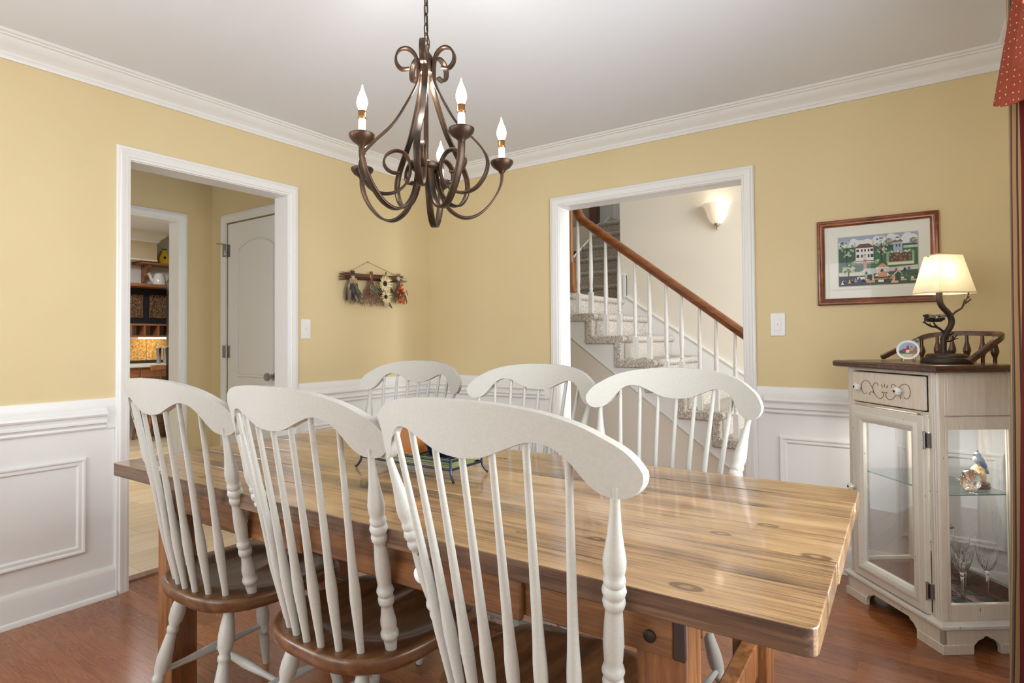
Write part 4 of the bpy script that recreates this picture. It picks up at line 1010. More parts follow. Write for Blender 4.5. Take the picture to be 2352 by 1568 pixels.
goblet('crystal_goblet', 'cut crystal goblet farthest back, before the mirror, under the figurine', .235, .270)
flute('gold_rim_glass', 'tall gold-rimmed glass behind the goblets, on the cabinet floor', .150, .145)
flute('gold_rim_glass', 'tall gold-rimmed glass with beaded stem seen through the cabinet door', .200, .085)
eg = thing('crystal_egg', 'clear cut crystal egg on the glass shelf of the cabinet', 'egg', on_cab(.084, .190, .577))
em = MB(); 
bmx = bmesh.new(); bmesh.ops.create_icosphere(bmx, subdivisions=3, radius=1)
rn = random.Random(3)
for v in bmx.verts:
    z = v.co.z; s_ = 1-.12*z; j = 1+rn.uniform(-.05, .05); v.co = Vector((v.co.x*.034*s_*j, v.co.y*.034*s_*j, .043+z*.0425*j))
em.add([v.co[:] for v in bmx.verts], [[v.index for v in f.verts] for f in bmx.faces]); bmx.free()
obj('egg_body', em, CRYSTAL, eg, smooth=False)
bd = thing('bird_figurine', 'small blue jay figurine on a pale rock on the cabinet glass shelf', 'figurine', on_cab(.130, .262, .577))
obj('wooden_base', MB().lathe([(.038, 0), (.040, .006), (.036, .012), (.038, .018), (.034, .024), (.001, .024)], 28), DARKTOP, bd)
rk = MB(); bmx = bmesh.new(); bmesh.ops.create_icosphere(bmx, subdivisions=3, radius=1); rn = random.Random(11)
for v in bmx.verts:
    j = 1+rn.uniform(-.14, .14); v.co = Vector((v.co.x*.026*j*(1-.25*v.co.z), v.co.y*.024*j*(1-.25*v.co.z), .054+v.co.z*.036*j))
rk.add([v.co[:] for v in bmx.verts], [[v.index for v in f.verts] for f in bmx.faces], 0, srgb(214, 188, 140)); bmx.free()
obj('rock', rk, GLAZE, bd)
# one continuous bird body: a swept tube from head to tail
bp = [L(-.004, .138), L(-.003, .134), L(-.001, .126), L(.001, .118), L(.004, .110), L(.010, .098), L(.018, .086), L(.026, .074), L(.036, .060), L(.040, .054)]
bb = MB(); P = catmull(bp, 3); rad = [interp([(0, .004), (.08, .0095), (.18, .0105), (.3, .0125), (.45, .0165), (.58, .0150), (.72, .0085), (.9, .006), (1, .003)], i/(len(P)-1)) for i in range(len(P))]
bb.tube(P, rad, 14, 0, srgb(132, 152, 178))
bird = obj('bird', bb, GLAZE, bd, angle=80)
bw_ = MB()
for s in (-1, 1): bw_.sphere((0, 0, 0), 1, 10, 8, Matrix.Translation(L(.012, .094, s*.011)) @ Matrix.Rotation(ang_s, 4, 'Z') @ Matrix.Rotation(radians(48), 4, 'Y') @ Matrix.Diagonal((.022, .006, .010, 1)), 0, srgb(92, 116, 156))
bw_.sphere((0, 0, 0), 1, 8, 6, Matrix.Translation(L(-.009, .112)) @ Matrix.Diagonal((.009, .009, .012, 1)), 0, srgb(226, 216, 196))
obj('wing', bw_, GLAZE, bird)
obj('beak', MB().lathe([(.0032, 0), (.0001, .010)], 8, basis(L(-.012, .128), (0, 0, 1), L(0, 0, 1), L(-1, -.1))).lathe([(.006, 0), (.0002, .012)], 8, Matrix.Translation(L(0, .136))), M('beak_grey', srgb(70, 74, 84), .3), bird)
# ------------------------------------------------------------------ framed print on the back wall
pf = thing('framed_print', 'wood-framed folk-art print of a white house and village green', 'picture', (2.8715, 0, 1.543))
w2, h2 = .2475, .212
FP = [(0, 0), (0, .016), (.006, .022), (.012, .023), (.018, .019), (.024, .018), (.028, .014), (.033, .012), (.034, 0)]
fr = [(Vector((sx*w2, -.001, sz*h2)), Vector((-sx, 0, -sz)), Vector((0, -1, 0))) for sx, sz in ((-1, -1), (1, -1), (1, 1), (-1, 1))]
obj('frame', MB().sweep(FP, fr, closed=True), FRAMEW, pf, angle=30)
obj('mat_board', MB().box(-w2+.03, w2-.03, -.006, -.001, -h2+.03, h2-.03).box(-.176, .188, -.0075, -.006, -.138, .142), M('cream_mat', srgb(232, 230, 220), .7), pf, smooth=False)
px0, pz0, pw, ph = -.1535, -.119, .3205, .241
PB = MB(); lay = [0]
def P(pts, c, step=True):
    if step: lay[0] += 1
    d = -.0078-lay[0]*.000012
    PB.add([(px0+u*pw, d, pz0+v*ph) for u, v in pts], [tuple(range(len(pts)))], 0, srgb(*c))
def R_(u0, v0, u1, v1, c): P([(u0, v0), (u1, v0), (u1, v1), (u0, v1)], c)
def C_(u, v, r, c, n=9, sq=.73): P([(u+r*cos(2*pi*i/n), v+r/sq*sin(2*pi*i/n)) for i in range(n)], c)
rp = random.Random(5)
P([(-.012, -.016), (1.012, -.016), (1.012, 1.016), (-.012, 1.016)], (188, 178, 160))
R_(0, 0, 1, 1, (150, 166, 190)); R_(0, .72, 1, .93, (170, 184, 204))
for (u, v, r) in ((.05, .85, .05), (.20, .90, .05), (.24, .87, .05), (.38, .86, .06), (.5, .92, .05), (.56, .90, .06), (.68, .93, .06), (.74, .91, .05), (.88, .91, .07), (.95, .90, .05), (.12, .82, .06), (.3, .83, .07), (.46, .84, .06), (.85, .86, .06)): C_(u, v, r, (222, 226, 230), 12)
P([(0, 0), (1, 0), (1, .78), (.85, .79), (.6, .78), (.45, .79), (.25, .80), (0, .77)], (58, 96, 76)); P([(.3, .3), (1, .3), (1, .72), (.6, .70), (.4, .66)], (52, 108, 74))
R_(.83, .70, 1, .745, (226, 228, 218)); 
for i in range(12): R_(.835+i*.014, .695, .840+i*.014, .735, (58, 104, 76))
# white house
R_(.225, .50, .455, .765, (234, 232, 226)); P([(.21, .76), (.47, .76), (.40, .845), (.28, .845)], (110, 76, 62)); R_(.208, .78, .226, .88, (212, 180, 160)); R_(.44, .80, .458, .90, (212, 180, 160))
for u in (.235, .295, .337, .382, .418):
    R_(u, .685, u+.022 if u in (.295, .337, .382) else u+.034, .735, (64, 62, 70))
for u in (.235, .295, .382, .418): R_(u, .565, u+.022 if u in (.295, .382) else u+.036, .628, (64, 62, 70))
R_(.322, .51, .365, .61, (214, 212, 206)); P([(.322, .61), (.365, .61), (.343, .64)], (130, 128, 130))
R_(.222, .435, .455, .468, (186, 136, 112)); R_(.222, .468, .455, .50, (226, 226, 220)); R_(.325, .33, .365, .52, (196, 140, 116)); R_(.222, .488, .455, .502, (60, 82, 64))
# blue outbuilding
R_(.705, .66, .815, .83, (164, 184, 206)); P([(.69, .83), (.83, .83), (.80, .875), (.72, .875)], (130, 92, 76)); R_(.735, .86, .78, .905, (224, 222, 216)); P([(.725, .905), (.79, .905), (.758, .945)], (150, 110, 92)); R_(.735, .73, .755, .79, (96, 70, 74)); R_(.772, .73, .79, .79, (96, 70, 74)); R_(.705, .635, .815, .66, (176, 146, 126))
# kitchen garden
P([(.65, .44), (.93, .44), (.91, .62), (.67, .62)], (96, 52, 46)); R_(.775, .44, .80, .62, (146, 70, 58))
for i in range(34): C_(rp.uniform(.66, .92), rp.uniform(.45, .60), .011, rp.choice([(84, 110, 76), (150, 148, 118), (122, 92, 74)]), 7)
for i in range(20): C_(.655+i*.0145, .635+rp.uniform(-.01, .015), .016, rp.choice([(168, 182, 150), (214, 218, 196), (96, 132, 98)]), 8)
for i in range(8): C_(.632, .44+i*.026, .017, (150, 170, 132), 8); C_(.945, .44+i*.026, .017, (150, 170, 132), 8)
R_(.63, .385, .955, .425, (226, 220, 186))
for i in range(24): R_(.632+i*.0135, .375, .638+i*.0135, .445, (236, 232, 204))
# long picket fence and path
R_(0, .20, .31, .27, (198, 196, 186)); P([(.28, .26), (.34, .34), (.62, .33), (1, .36), (1, .27), (.62, .25), (.30, .20)], (204, 204, 196))
for i in range(30): R_(.005+i*.0102, .19, .010+i*.0102, .285, (232, 230, 214))
# trees
def tree(u, v0, v1, s, blossom):
    R_(u-.006, v0, u+.006, v0+(v1-v0)*.75, (62, 50, 46))
    for a in (-1, 1): P([(u, v0+(v1-v0)*.35), (u+.006, v0+(v1-v0)*.35), (u+a*s*.8, v0+(v1-v0)*.7), (u+a*s*.8-.004, v0+(v1-v0)*.7)], (62, 50, 46))
    for i in range(38):
        a = rp.uniform(0, 2*pi); q = math.sqrt(rp.uniform(0.05, 1)); C_(u+q*s*cos(a), v0+(v1-v0)*.66+q*(v1-v0)*.36*sin(a), rp.uniform(.010, .019), rp.choice(blossom), 7)
tree(.105, .42, .93, .09, [(106, 128, 104), (148, 162, 136), (176, 184, 160), (72, 96, 84)]); tree(.555, .42, .97, .09, [(106, 128, 104), (150, 166, 138), (188, 192, 168), (72, 100, 82)])
tree(.13, .17, .42, .085, [(190, 200, 172), (150, 168, 132), (214, 216, 190)])
for u in (.20, .49): C_(u, .46, .03, (148, 168, 128), 9); C_(u+.02, .49, .02, (178, 190, 156), 8)
tree(.95, .77, .88, .03, [(120, 128, 108), (170, 172, 150)]); tree(.65, .77, .90, .035, [(120, 128, 108), (170, 172, 150)])
# bandstand, pavilions and people on the green
P([(0, 0), (.4, 0), (.42, .14), (.30, .20), (0, .20)], (84, 92, 102))
R_(.43, .10, .70, .15, (190, 140, 112)); R_(.46, .125, .66, .16, (70, 46, 40)); R_(.505, .15, .62, .235, (204, 142, 112)); P([(.46, .17), (.505, .235), (.505, .17)], (224, 222, 214)); P([(.62, .235), (.665, .17), (.62, .17)], (224, 222, 214))
P([(.48, .34), (.65, .34), (.565, .43)], (190, 146, 124)); R_(.48, .325, .65, .342, (234, 232, 226))
for u in (.495, .53, .595, .63): R_(u, .23, u+.009, .33, (234, 232, 226))
for u in (.36, .72): P([(u-.01, .09), (u, .09), (u, .2), (u+.04, .25), (u+.08, .2), (u+.08, .09), (u+.09, .09), (u+.09, .21), (u+.04, .265), (u-.01, .21)], (232, 230, 222)); R_(u+.02, .09, u+.06, .2, (40, 70, 56))
R_(.36, .045, .47, .09, (204, 156, 126)); R_(.36, .09, .40, .12, (204, 156, 126)); R_(.68, .14, .72, .19, (204, 150, 120)); R_(.24, .12, .34, .17, (230, 228, 222))
for (u, v, c) in ((.06, .04, (40, 44, 60)), (.045, .03, (222, 222, 220)), (.14, .05, (206, 170, 90)), (.18, .05, (44, 44, 56)), (.22, .07, (160, 164, 176)), (.27, .11, (90, 104, 136)), (.32, .07, (36, 44, 52)), (.36, .22, (76, 92, 122)), (.735, .26, (190, 70, 62)), (.79, .27, (226, 224, 218)), (.84, .255, (40, 44, 48)), (.89, .27, (104, 84, 128)), (.60, .06, (50, 72, 66)), (.63, .075, (60, 74, 70)), (.81, .10, (226, 214, 190)), (.86, .13, (104, 130, 160)), (.93, .09, (226, 214, 190)), (.70, .05, (222, 180, 156)), (.56, .255, (60, 60, 70)), (.60, .26, (230, 226, 216))):
    P([(u-.022, v), (u+.022, v), (u+.006, v+.055), (u-.006, v+.055)], c); C_(u, v+.065, .008, (222, 190, 166), 7)
R_(.51, .05, .58, .095, (228, 228, 222)); R_(.79, .06, .86, .09, (214, 170, 138)); R_(.91, .05, .99, .08, (214, 170, 138)); R_(.67, .02, .76, .06, (218, 172, 150)); R_(.77, .13, 1.0, .155, (86, 110, 66)); R_(.78, .155, 1.0, .165, (60, 88, 58)); R_(.77, .19, 1.0, .215, (70, 104, 70))
obj('print', PB, PRINT, pf, smooth=False)
obj('picture_glass', MB().box(-w2+.03, w2-.03, -.0105, -.0100, -h2+.03, h2-.03), PANE, pf, smooth=False)

# ------------------------------------------------------------------ dried flower swag on the left wall
sw = thing('dried_flower_swag', 'dried flower swag on a twig bundle with sunflowers and orange blooms', 'wall decoration', (0, -.028, -.013))
rs = random.Random(21)
tw = MB(); y0, y1 = -.885, -.285
for i in range(90):
    a = rs.uniform(0, 2*pi); q = math.sqrt(rs.random()); ys = y0+rs.uniform(-.01, .12 if i % 3 else .35); ye = y1-rs.uniform(-.01, .12 if i % 3 else .35)
    fl0 = 1+.45*(ys < y0+.03); fl1 = 1+.6*(ye > y1-.03); X = .032; rr_ = .020
    pts = []
    for j in range(5):
        t = j/4; yy = ys+(ye-ys)*t; f = fl0 if j == 0 else fl1 if j == 4 else 1
        pts.append((X+q*rr_*cos(a)*f+rs.uniform(-.002, .002), yy, 1.602+.018*(yy-y0)/.6+q*rr_*sin(a)*f+rs.uniform(-.002, .002)))
    tw.tube(pts, [.0022, .0020, .0018, .0016, .0010], 4, 0, srgb(*rs.choice([(112, 76, 58), (92, 60, 46), (132, 94, 74), (78, 52, 40)])))
obj('twig_bundle', tw, DRIED, sw)
obj('hanging_cord', MB().tube([(.016, -.80, 1.63), (.006, -.617, 1.718), (.016, -.345, 1.645)], .0018, 5, 0, srgb(178, 156, 112)).lathe([(.003, 0), (.003, .012), (.005, .013)], 8, basis((0, -.617, 1.716), (0, 1, 0), (0, 0, 1), (1, 0, 0)), 0, srgb(150, 140, 120)), DRIED, sw)
def leaf(mb, p, d, L_, w, c, curl=.3):
    d = Vector(d).normalized(); s = d.cross(Vector((1, 0, 0))); s = s.normalized() if s.length > .1 else Vector((0, 1, 0))
    n_ = s.cross(d); p = Vector(p); V = []; Fc = []
    for i in range(6):
        t = i/5; ww = w*math.sin(pi*min(1, t*.92+.08))*(1 if t < .99 else .1)
        q = p+d*L_*t+n_*(curl*L_*t*t*.4); V += [q-s*ww-n_*ww*.35, q, q+s*ww-n_*ww*.35]
    for i in range(5):
        for j in range(2): Fc.append((i*3+j, i*3+j+1, i*3+4+j, i*3+3+j))
    o = len(V); th = Vector((.0006, 0, 0)); V2 = [v-th for v in V]
    mb.add(V+V2, Fc+[tuple(reversed([i+o for i in f])) for f in Fc], 0, srgb(*c))
def tie(parent, y, z, c, r=.016, twist=True):
    t = MB()
    for k in range(5): t.tube([(.034+r*1.5*cos(a)*(1), y+r*sin(a), z-.010+k*.005) for a in [2*pi*i/12 for i in range(12)]], .0024, 5, 0, srgb(*c), closed=True)
    obj('tie', t, DRIED, parent)
lf = MB()
for i in range(70):
    a = rs.uniform(-.75, .75); q = rs.uniform(.6, 1)
    leaf(lf, (.044+rs.uniform(-.01, .014), -.785+a*.03+rs.uniform(-.01, .01), 1.575-rs.uniform(0, .05)), (rs.uniform(-.1, .25), a*.55+rs.uniform(-.2, .2), -1), rs.uniform(.06, .135)*(1-.25*abs(a)), rs.uniform(.009, .016), rs.choice([(70, 66, 64), (96, 88, 78), (128, 110, 88), (54, 50, 50), (150, 130, 104), (86, 84, 84)]), rs.uniform(-.6, .6))
for i in range(8): leaf(lf, (.050, -.785+rs.uniform(-.02, .02), 1.60), (rs.uniform(0, .2), rs.uniform(-.25, .4), -1), .05, .014, rs.choice([(176, 152, 118), (150, 128, 100)]), .3)
for i in range(10): leaf(lf, (.046, -.785+rs.uniform(-.012, .012), 1.60), (rs.uniform(-.1, .1), rs.uniform(-.2, .2), 1), .045, .006, (70, 54, 50), .1)
lb_ = obj('leaf_bunch', lf, DRIED, sw, smooth=False); tie(lb_, -.785, 1.594, (206, 190, 164))
gb = MB()
for i in range(150):
    a = rs.uniform(-1, 1); L_ = rs.uniform(.07, .175); y_ = -.62+a*.015; e = (.045+rs.uniform(-.02, .035), y_+a*L_*.55+rs.uniform(-.02, .02), 1.59-L_)
    gb.tube([(.044, y_, 1.59), (.046, y_+a*L_*.2, 1.59-L_*.5), e], [.0008, .0007, .0006], 3, 0, srgb(*rs.choice([(120, 86, 72), (142, 104, 86), (104, 76, 66)])))
    for k in range(4): gb.sphere((e[0]+rs.uniform(-.009, .009), e[1]+rs.uniform(-.012, .012), e[2]+rs.uniform(-.012, .012)), rs.uniform(.0018, .0034), 5, 3, None, 0, srgb(*rs.choice([(136, 96, 84), (160, 118, 100), (120, 88, 82), (170, 140, 116)])))
for i in range(26): leaf(gb, (.06, -.61+rs.uniform(-.03, .04), 1.57-rs.uniform(0, .05)), (rs.uniform(0, .3), rs.uniform(-.5, .6), -1), rs.uniform(.025, .05), .005, rs.choice([(120, 122, 84), (98, 100, 70), (148, 144, 104)]), .3)
gb.tube([(.046, -.622, 1.648), (.046, -.62, 1.57)], .011, 8, 0, srgb(128, 74, 56))
gg = obj('grass_bunch', gb, DRIED, sw); tie(gg, -.622, 1.612, (210, 186, 160), .013)
def sunflower(y, z, r, tx=0.0):
    f = MB()
    for k, n_ in ((1.0, 17), (.82, 13)):
        for i in range(n_):
            a = 2*pi*i/n_+k*3+rs.uniform(-.08, .08)
            leaf(f, (.078+.004*(1-k), y+.25*r*cos(a), z+.25*r*sin(a)), (.12+.3*(1-k), cos(a), sin(a)), r*k*rs.uniform(.68, .86), r*.085, rs.choice([(226, 206, 158), (212, 188, 134), (236, 220, 178)]), .4)
    o = obj('sunflower', f, DRIED, sw, smooth=False)
    obj('flower_center', MB().sphere((.080, y, z), r*.27, 14, 8, None, 0, srgb(46, 34, 30), (.55, 1, 1)), DRIED, o)
    obj('flower_stalk', MB().tube([(.072, y, z), (.058, y+.004, z-.03), (.046, y+.008, z-.06)], .003, 5, 0, srgb(96, 92, 60)), DRIED, o)
sunflower(-.525, 1.572, .066); sunflower(-.518, 1.482, .054)
sl_ = MB()
for (y_, z_, dy, dz, L_, w_) in ((-.55, 1.545, -.3, -1, .07, .020), (-.53, 1.53, .2, -1, .06, .02), (-.45, 1.55, .5, -1, .055, .013), (-.455, 1.525, .2, -1, .06, .012), (-.47, 1.45, .5, -1, .055, .010), (-.53, 1.47, -.1, -1, .06, .012)):
    leaf(sl_, (.058, y_, z_), (.15, dy, dz), L_, w_, rs.choice([(112, 122, 108), (92, 84, 62), (66, 54, 42)]), .4)
sl_.tube([(.046, -.482, 1.655), (.05, -.49, 1.60), (.05, -.49, 1.47)], .006, 6, 0, srgb(92, 86, 58))
obj('sunflower_leaves', sl_, DRIED, sw, smooth=False)
ob = MB()
for i in range(110):
    a = rs.uniform(-1, 1); L_ = rs.uniform(.10, .165); y_ = -.358+a*.012
    e = (.046+rs.uniform(-.012, .03), y_+a*L_*.42, 1.60-L_)
    ob.tube([(.044, y_, 1.60), (.046, y_+a*L_*.18, 1.60-L_*.5), e], [.0011, .0011, .0008], 3, 0, srgb(*rs.choice([(104, 88, 62), (126, 110, 82), (86, 84, 60), (140, 112, 84)])))
for i in range(26): leaf(ob, (.066, -.34+rs.uniform(-.04, .05), 1.55-rs.uniform(0, .09)), (rs.uniform(0, .3), rs.uniform(-.4, .5), -1), .03, .004, (74, 80, 48), .2)
for i in range(8): leaf(ob, (.044, -.358+rs.uniform(-.014, .014), 1.62), (0, rs.uniform(-.3, .3), 1), .04, .005, (128, 104, 78), .1)
o_b = obj('orange_bunch', ob, DRIED, sw, smooth=False); tie(o_b, -.362, 1.618, (214, 204, 186), .015)
bl = MB()
for (y_, z_) in ((-.330, 1.572), (-.352, 1.548), (-.318, 1.545), (-.326, 1.533), (-.372, 1.522), (-.345, 1.503), (-.305, 1.516), (-.322, 1.480), (-.360, 1.464), (-.349, 1.466), (-.318, 1.454), (-.303, 1.462), (-.338, 1.559)):
    for i in range(6):
        a = 2*pi*i/6+rs.random(); leaf(bl, (.078, y_-.032, z_), (.6, cos(a), sin(a)), .013, .006, rs.choice([(222, 84, 34), (204, 64, 28), (236, 112, 48)]), .3)
    bl.sphere((.080, y_-.032, z_), .004, 6, 4, None, 0, srgb(200, 76, 30))
obj('orange_bloom', bl, DRIED, o_b, smooth=False)

# ------------------------------------------------------------------ light switches
def switch(name, label, o, a, n):
    t = thing(name, label, 'light switch', o); a, n = Vector(a), Vector(n); B = basis((0, 0, 0), a, (0, 0, 1), n)
    obj('switch_plate', MB().box(-.036, .036, -.0605, .0605, -.002, .006, 0, None, B), WHITE, t, bevel=.003)
    rk = obj('rocker', MB().box(-.0165, .0165, -.033, .033, .004, .0085, 0, None, B), WHITE, t, bevel=.0015)
    obj('rocker_line', MB().box(-.0018, .0018, -.006, .006, .0083, .0088, 0, None, B), M(name+'_line', srgb(190, 190, 190), .4), rk, smooth=False)
    for s in (-1, 1): obj('screw', MB().lathe([(.003, .005), (.003, .0066), (.001, .007)], 10, B @ Matrix.Translation((0, s*.05, 0))), WHITE, t)
switch('light_switch', 'white rocker light switch beside the doorway to the kitchen hall', (0, -1.153, 1.243), (0, 1, 0), (1, 0, 0))
switch('light_switch', 'white rocker light switch between the stair opening and the framed print', (2.434, 0, 1.240), (1, 0, 0), (0, -1, 0))

# ------------------------------------------------------------------ curtain and valance at the right window
cu = thing('curtain', 'long striped curtain in red, tan, gold and charcoal beside the cabinet at the window', 'curtain', (0, 0, 0))
STR = [((150, 140, 116), .010), ((196, 160, 116), .007), ((120, 104, 84), .009), ((84, 64, 50), .006), ((178, 140, 98), .013), ((92, 62, 46), .006), ((196, 156, 110), .012), ((112, 28, 26), .020), ((222, 190, 148), .005), ((134, 36, 30), .022), ((66, 62, 62), .016), ((96, 92, 88), .007), ((60, 52, 50), .013), ((122, 50, 38), .017), ((168, 128, 92), .009)]
def drape():
    mb = MB(); s = 0.0; tot = .46; N = 160; zs = [.012, .15, .45, .9, 1.3, 1.7, 2.0, 2.2, 2.34]
    per = sum(w for _, w in STR); cols = []; grid = []
    for i in range(N+1):
        s = tot*i/N; y = -.775-.30*s
        row = []
        for z in zs:
            f = 1-z/2.34
            amp = .046+.006*f; x = 3.342-.028*f*f + amp*sin(2*pi*s/.30+.45+.12*sin(3*z)) ; row.append((x, y-.012*f*sin(5*s), z))
        grid.append(row); q = (s+.1405) % per; a = 0
        for c, w in STR:
            if a <= q < a+w: cols.append(srgb(*c)); break
            a += w
        else: cols.append(srgb(*STR[-1][0]))
    m = len(zs); V = [p for r in grid for p in r]; V2 = [(p[0]+.002, p[1], p[2]) for p in V]; o = len(V); mb.v = V+V2
    for i in range(N):
        for j in range(m-1):
            mb.f.append((i*m+j, (i+1)*m+j, (i+1)*m+j+1, i*m+j+1)); mb.mi.append(0); mb.c.append(cols[i])
            mb.f.append((o+i*m+j, o+i*m+j+1, o+(i+1)*m+j+1, o+(i+1)*m+j)); mb.mi.append(0); mb.c.append(cols[i])
    for e in (0, N):
        for j in range(m-1): mb.f.append((e*m+j, e*m+j+1, o+e*m+j+1, o+e*m+j)); mb.mi.append(0); mb.c.append(cols[0])
    return mb
obj('curtain_panel', drape(), FABRIC, cu, angle=80)
RUST = NT('rust_dotted_fabric'); co_ = RUST.coord(); vo = RUST.n('TexVoronoi', voronoi_dimensions='2D'); xyz_ = RUST.sep(co_); RUST.l(RUST.comb(RUST.math('SUBTRACT', RUST.math('MULTIPLY', xyz_[1], .8), xyz_[0]), xyz_[2], 0.0), vo.inputs['Vector']); vo.inputs['Scale'].default_value = 40; vo.inputs['Randomness'].default_value = .3
RUST.base(RUST.mix(RUST.math('LESS_THAN', vo.outputs['Distance'], .10), RUST.ramp(RUST.noise(co_, 300, 2), [(.3, srgb(136, 56, 36)), (.7, srgb(162, 76, 50))]), srgb(222, 196, 150))); RUST.rough(.9); RUST = RUST.m
LIN = M('valance_lining', srgb(128, 62, 48), .9)
va = thing('valance', 'rust red dotted valance with folded hem hanging at the top of the window', 'valance', (0, 0, 0))
def valance():
    """plan path of the hem: a short return, a wide jabot fold turned towards the room's near end, then even pleats"""
    mb = MB(); zs = [0, .08, .2, .4, .6, .8, .92, 1]
    hem = [(3.425, -.650, 1.93), (3.345, -.662, 1.925), (3.268, -.700, 1.915), (3.300, -.748, 1.895), (3.352, -.800, 1.905), (3.398, -.862, 1.985), (3.392, -.905, 2.00), (3.330, -.945, 1.945), (3.290, -.990, 1.93), (3.330, -1.05, 1.95), (3.385, -1.11, 2.01), (3.36, -1.16, 2.0)]
    y = -1.22
    i = 0
    while y > -3.2:
        hem.append((3.290 if i % 2 == 0 else 3.375, y, 2.02 if i % 2 == 0 else 2.06)); y -= .075; i += 1
    hem = [(x-.021 if x < 3.42 else x, y_-.25, z) for x, y_, z in hem if y_ > -2.95]
    P = catmull(hem, 7); grid = []
    for i, p in enumerate(P):
        row = []
        for t in zs:
            g = .50+.50*t
            row.append((3.405+(p.x-3.405)*g+.003*sin(i*.9)*t, p.y, 2.415+(p.z-2.415)*t))
        grid.append(row)
    N = len(P)-1; m = len(zs); V = [q for r in grid for q in r]; V2 = [(q[0]+.004, q[1]+.003, q[2]) for q in V]; o = len(V); mb.v = V+V2
    for i in range(N):
        for j in range(m-1):
            mb.f.append((i*m+j, (i+1)*m+j, (i+1)*m+j+1, i*m+j+1)); mb.mi.append(0); mb.c.append(None)
            mb.f.append((o+i*m+j, o+i*m+j+1, o+(i+1)*m+j+1, o+(i+1)*m+j)); mb.mi.append(1); mb.c.append(None)
        mb.f.append((i*m+m-1, (i+1)*m+m-1, o+(i+1)*m+m-1, o+i*m+m-1)); mb.mi.append(0); mb.c.append(None)
    return mb
obj('valance_fabric', valance(), [RUST, LIN], va, angle=80)
obj('rod', MB().tube([(3.385, -.70, 2.405), (3.385, -3.3, 2.405)], .012, 12).tube([(3.385, -.70, 2.405), (3.34, -.86, 2.36), (3.298, -.965, 2.30)], .008, 8).sphere((3.290, -.985, 2.285), .018, 14, 10), STEEL, va)

# ------------------------------------------------------------------ stair railing, newel posts, sconce
RY = SY0+.045
rail = thing('stair_railing', 'oak handrail on slim white balusters along the carpeted staircase', 'railing', (0, RY, 0))
RS = .766
def rz_(x): return 1.199-(x-2.104)*RS
rpts = [(2.75, rz_(2.75)), (1.10, rz_(1.10))]
rp_ = [(2.75, 0, rz_(2.75)), (2.0, 0, rz_(2.0)), (1.3, 0, rz_(1.3)), (1.13, 0, rz_(1.13)), (1.02, 0, 2.032), (.955, 0, 2.085), (.918, 0, 2.145), (.903, 0, 2.22), (.90, 0, 2.36), (.90, 0, 2.56)]
G = catmull(rp_, 6); frs = []
for i, p in enumerate(G):
    t = (G[min(i+1, len(G)-1)]-G[max(i-1, 0)]).normalized(); Y_ = Vector((0, 1, 0)); frs.append((p, Y_, t.cross(Y_)*-1 if t.cross(Y_).z < 0 or (abs(t.cross(Y_).z) < .3 and t.cross(Y_).x < 0) else t.cross(Y_)))
frs = []
for i, p in enumerate(G):
    t = (G[min(i+1, len(G)-1)]-G[max(i-1, 0)]).normalized(); N_ = Vector((-t.z, 0, t.x)) ; N_ = -N_
    frs.append((p, Vector((0, 1, 0)), N_))
RP = [(-.022, -.030), (.022, -.030), (.024, -.012), (.030, -.004), (.031, .012), (.022, .026), (.008, .031), (-.008, .031), (-.022, .026), (-.031, .012), (-.030, -.004), (-.024, -.012)]
obj('handrail', MB().sweep(RP, frs), OAK, rail, angle=40)
k0 = 0
for k in range(8, 0, -1):
    for dx in (-.143, -.036):
        x = NOSE8+(8-k)*RUN+dx; zb_ = k*RISE+.0; ztop_ = rz_(x)-.028
        if x > 2.72: continue
        sqh = .16; m_ = MB().box(x-.016, x+.016, -.016, .016, zb_, zb_+sqh)
        m_.lathe([(.016, zb_+sqh), (.0125, zb_+sqh+.008), (.012, zb_+sqh+.016), (.0155, zb_+sqh+.022), (.0155, zb_+sqh+.032), (.012, zb_+sqh+.04), (.0125, zb_+sqh+.06), (.0165, zb_+sqh+.12), (.0155, zb_+sqh+.2), (.0095, ztop_), (.001, ztop_)], 14, Matrix.Translation((x, 0, 0)))
        obj('baluster', m_, WHITE, rail, angle=30)
OAKL = wood('pale_oak', srgb(120, 78, 46), srgb(152, 104, 64), srgb(176, 128, 84), (10, 10, 1), .4)
nw = thing('newel_post', 'oak newel post with a moulded foot standing on the stair landing', 'post', (.325, 1.69, 9*RISE))
obj('post', MB().box(-.042, .042, -.042, .042, 0, .37).lathe([(.036, .37), (.030, .39), (.034, .41), (.026, .43), (.030, .52), (.024, .9), (.021, 1.05)], 18), OAKL, nw, bevel=.003)
obj('foot_moulding', MB().box(-.078, .078, -.058, .058, 0, .085).box(-.060, .060, -.052, .052, .085, .125).box(-.051, .051, -.048, .048, .125, .15), OAKL, nw, bevel=.004)
DKW = wood('dark_newel_wood', srgb(52, 28, 20), srgb(80, 44, 28), srgb(100, 58, 38), (10, 10, 1), .35)
nw2 = thing('newel_post', 'dark wood newel post at the top of the upper flight of stairs', 'post', (-.20, 3.32, 15*RISE))
obj('post', MB().box(-.05, .05, -.05, .05, 0, 1.05).box(-.06, .06, -.06, .06, 1.05, 1.08), DKW, nw2, bevel=.003)

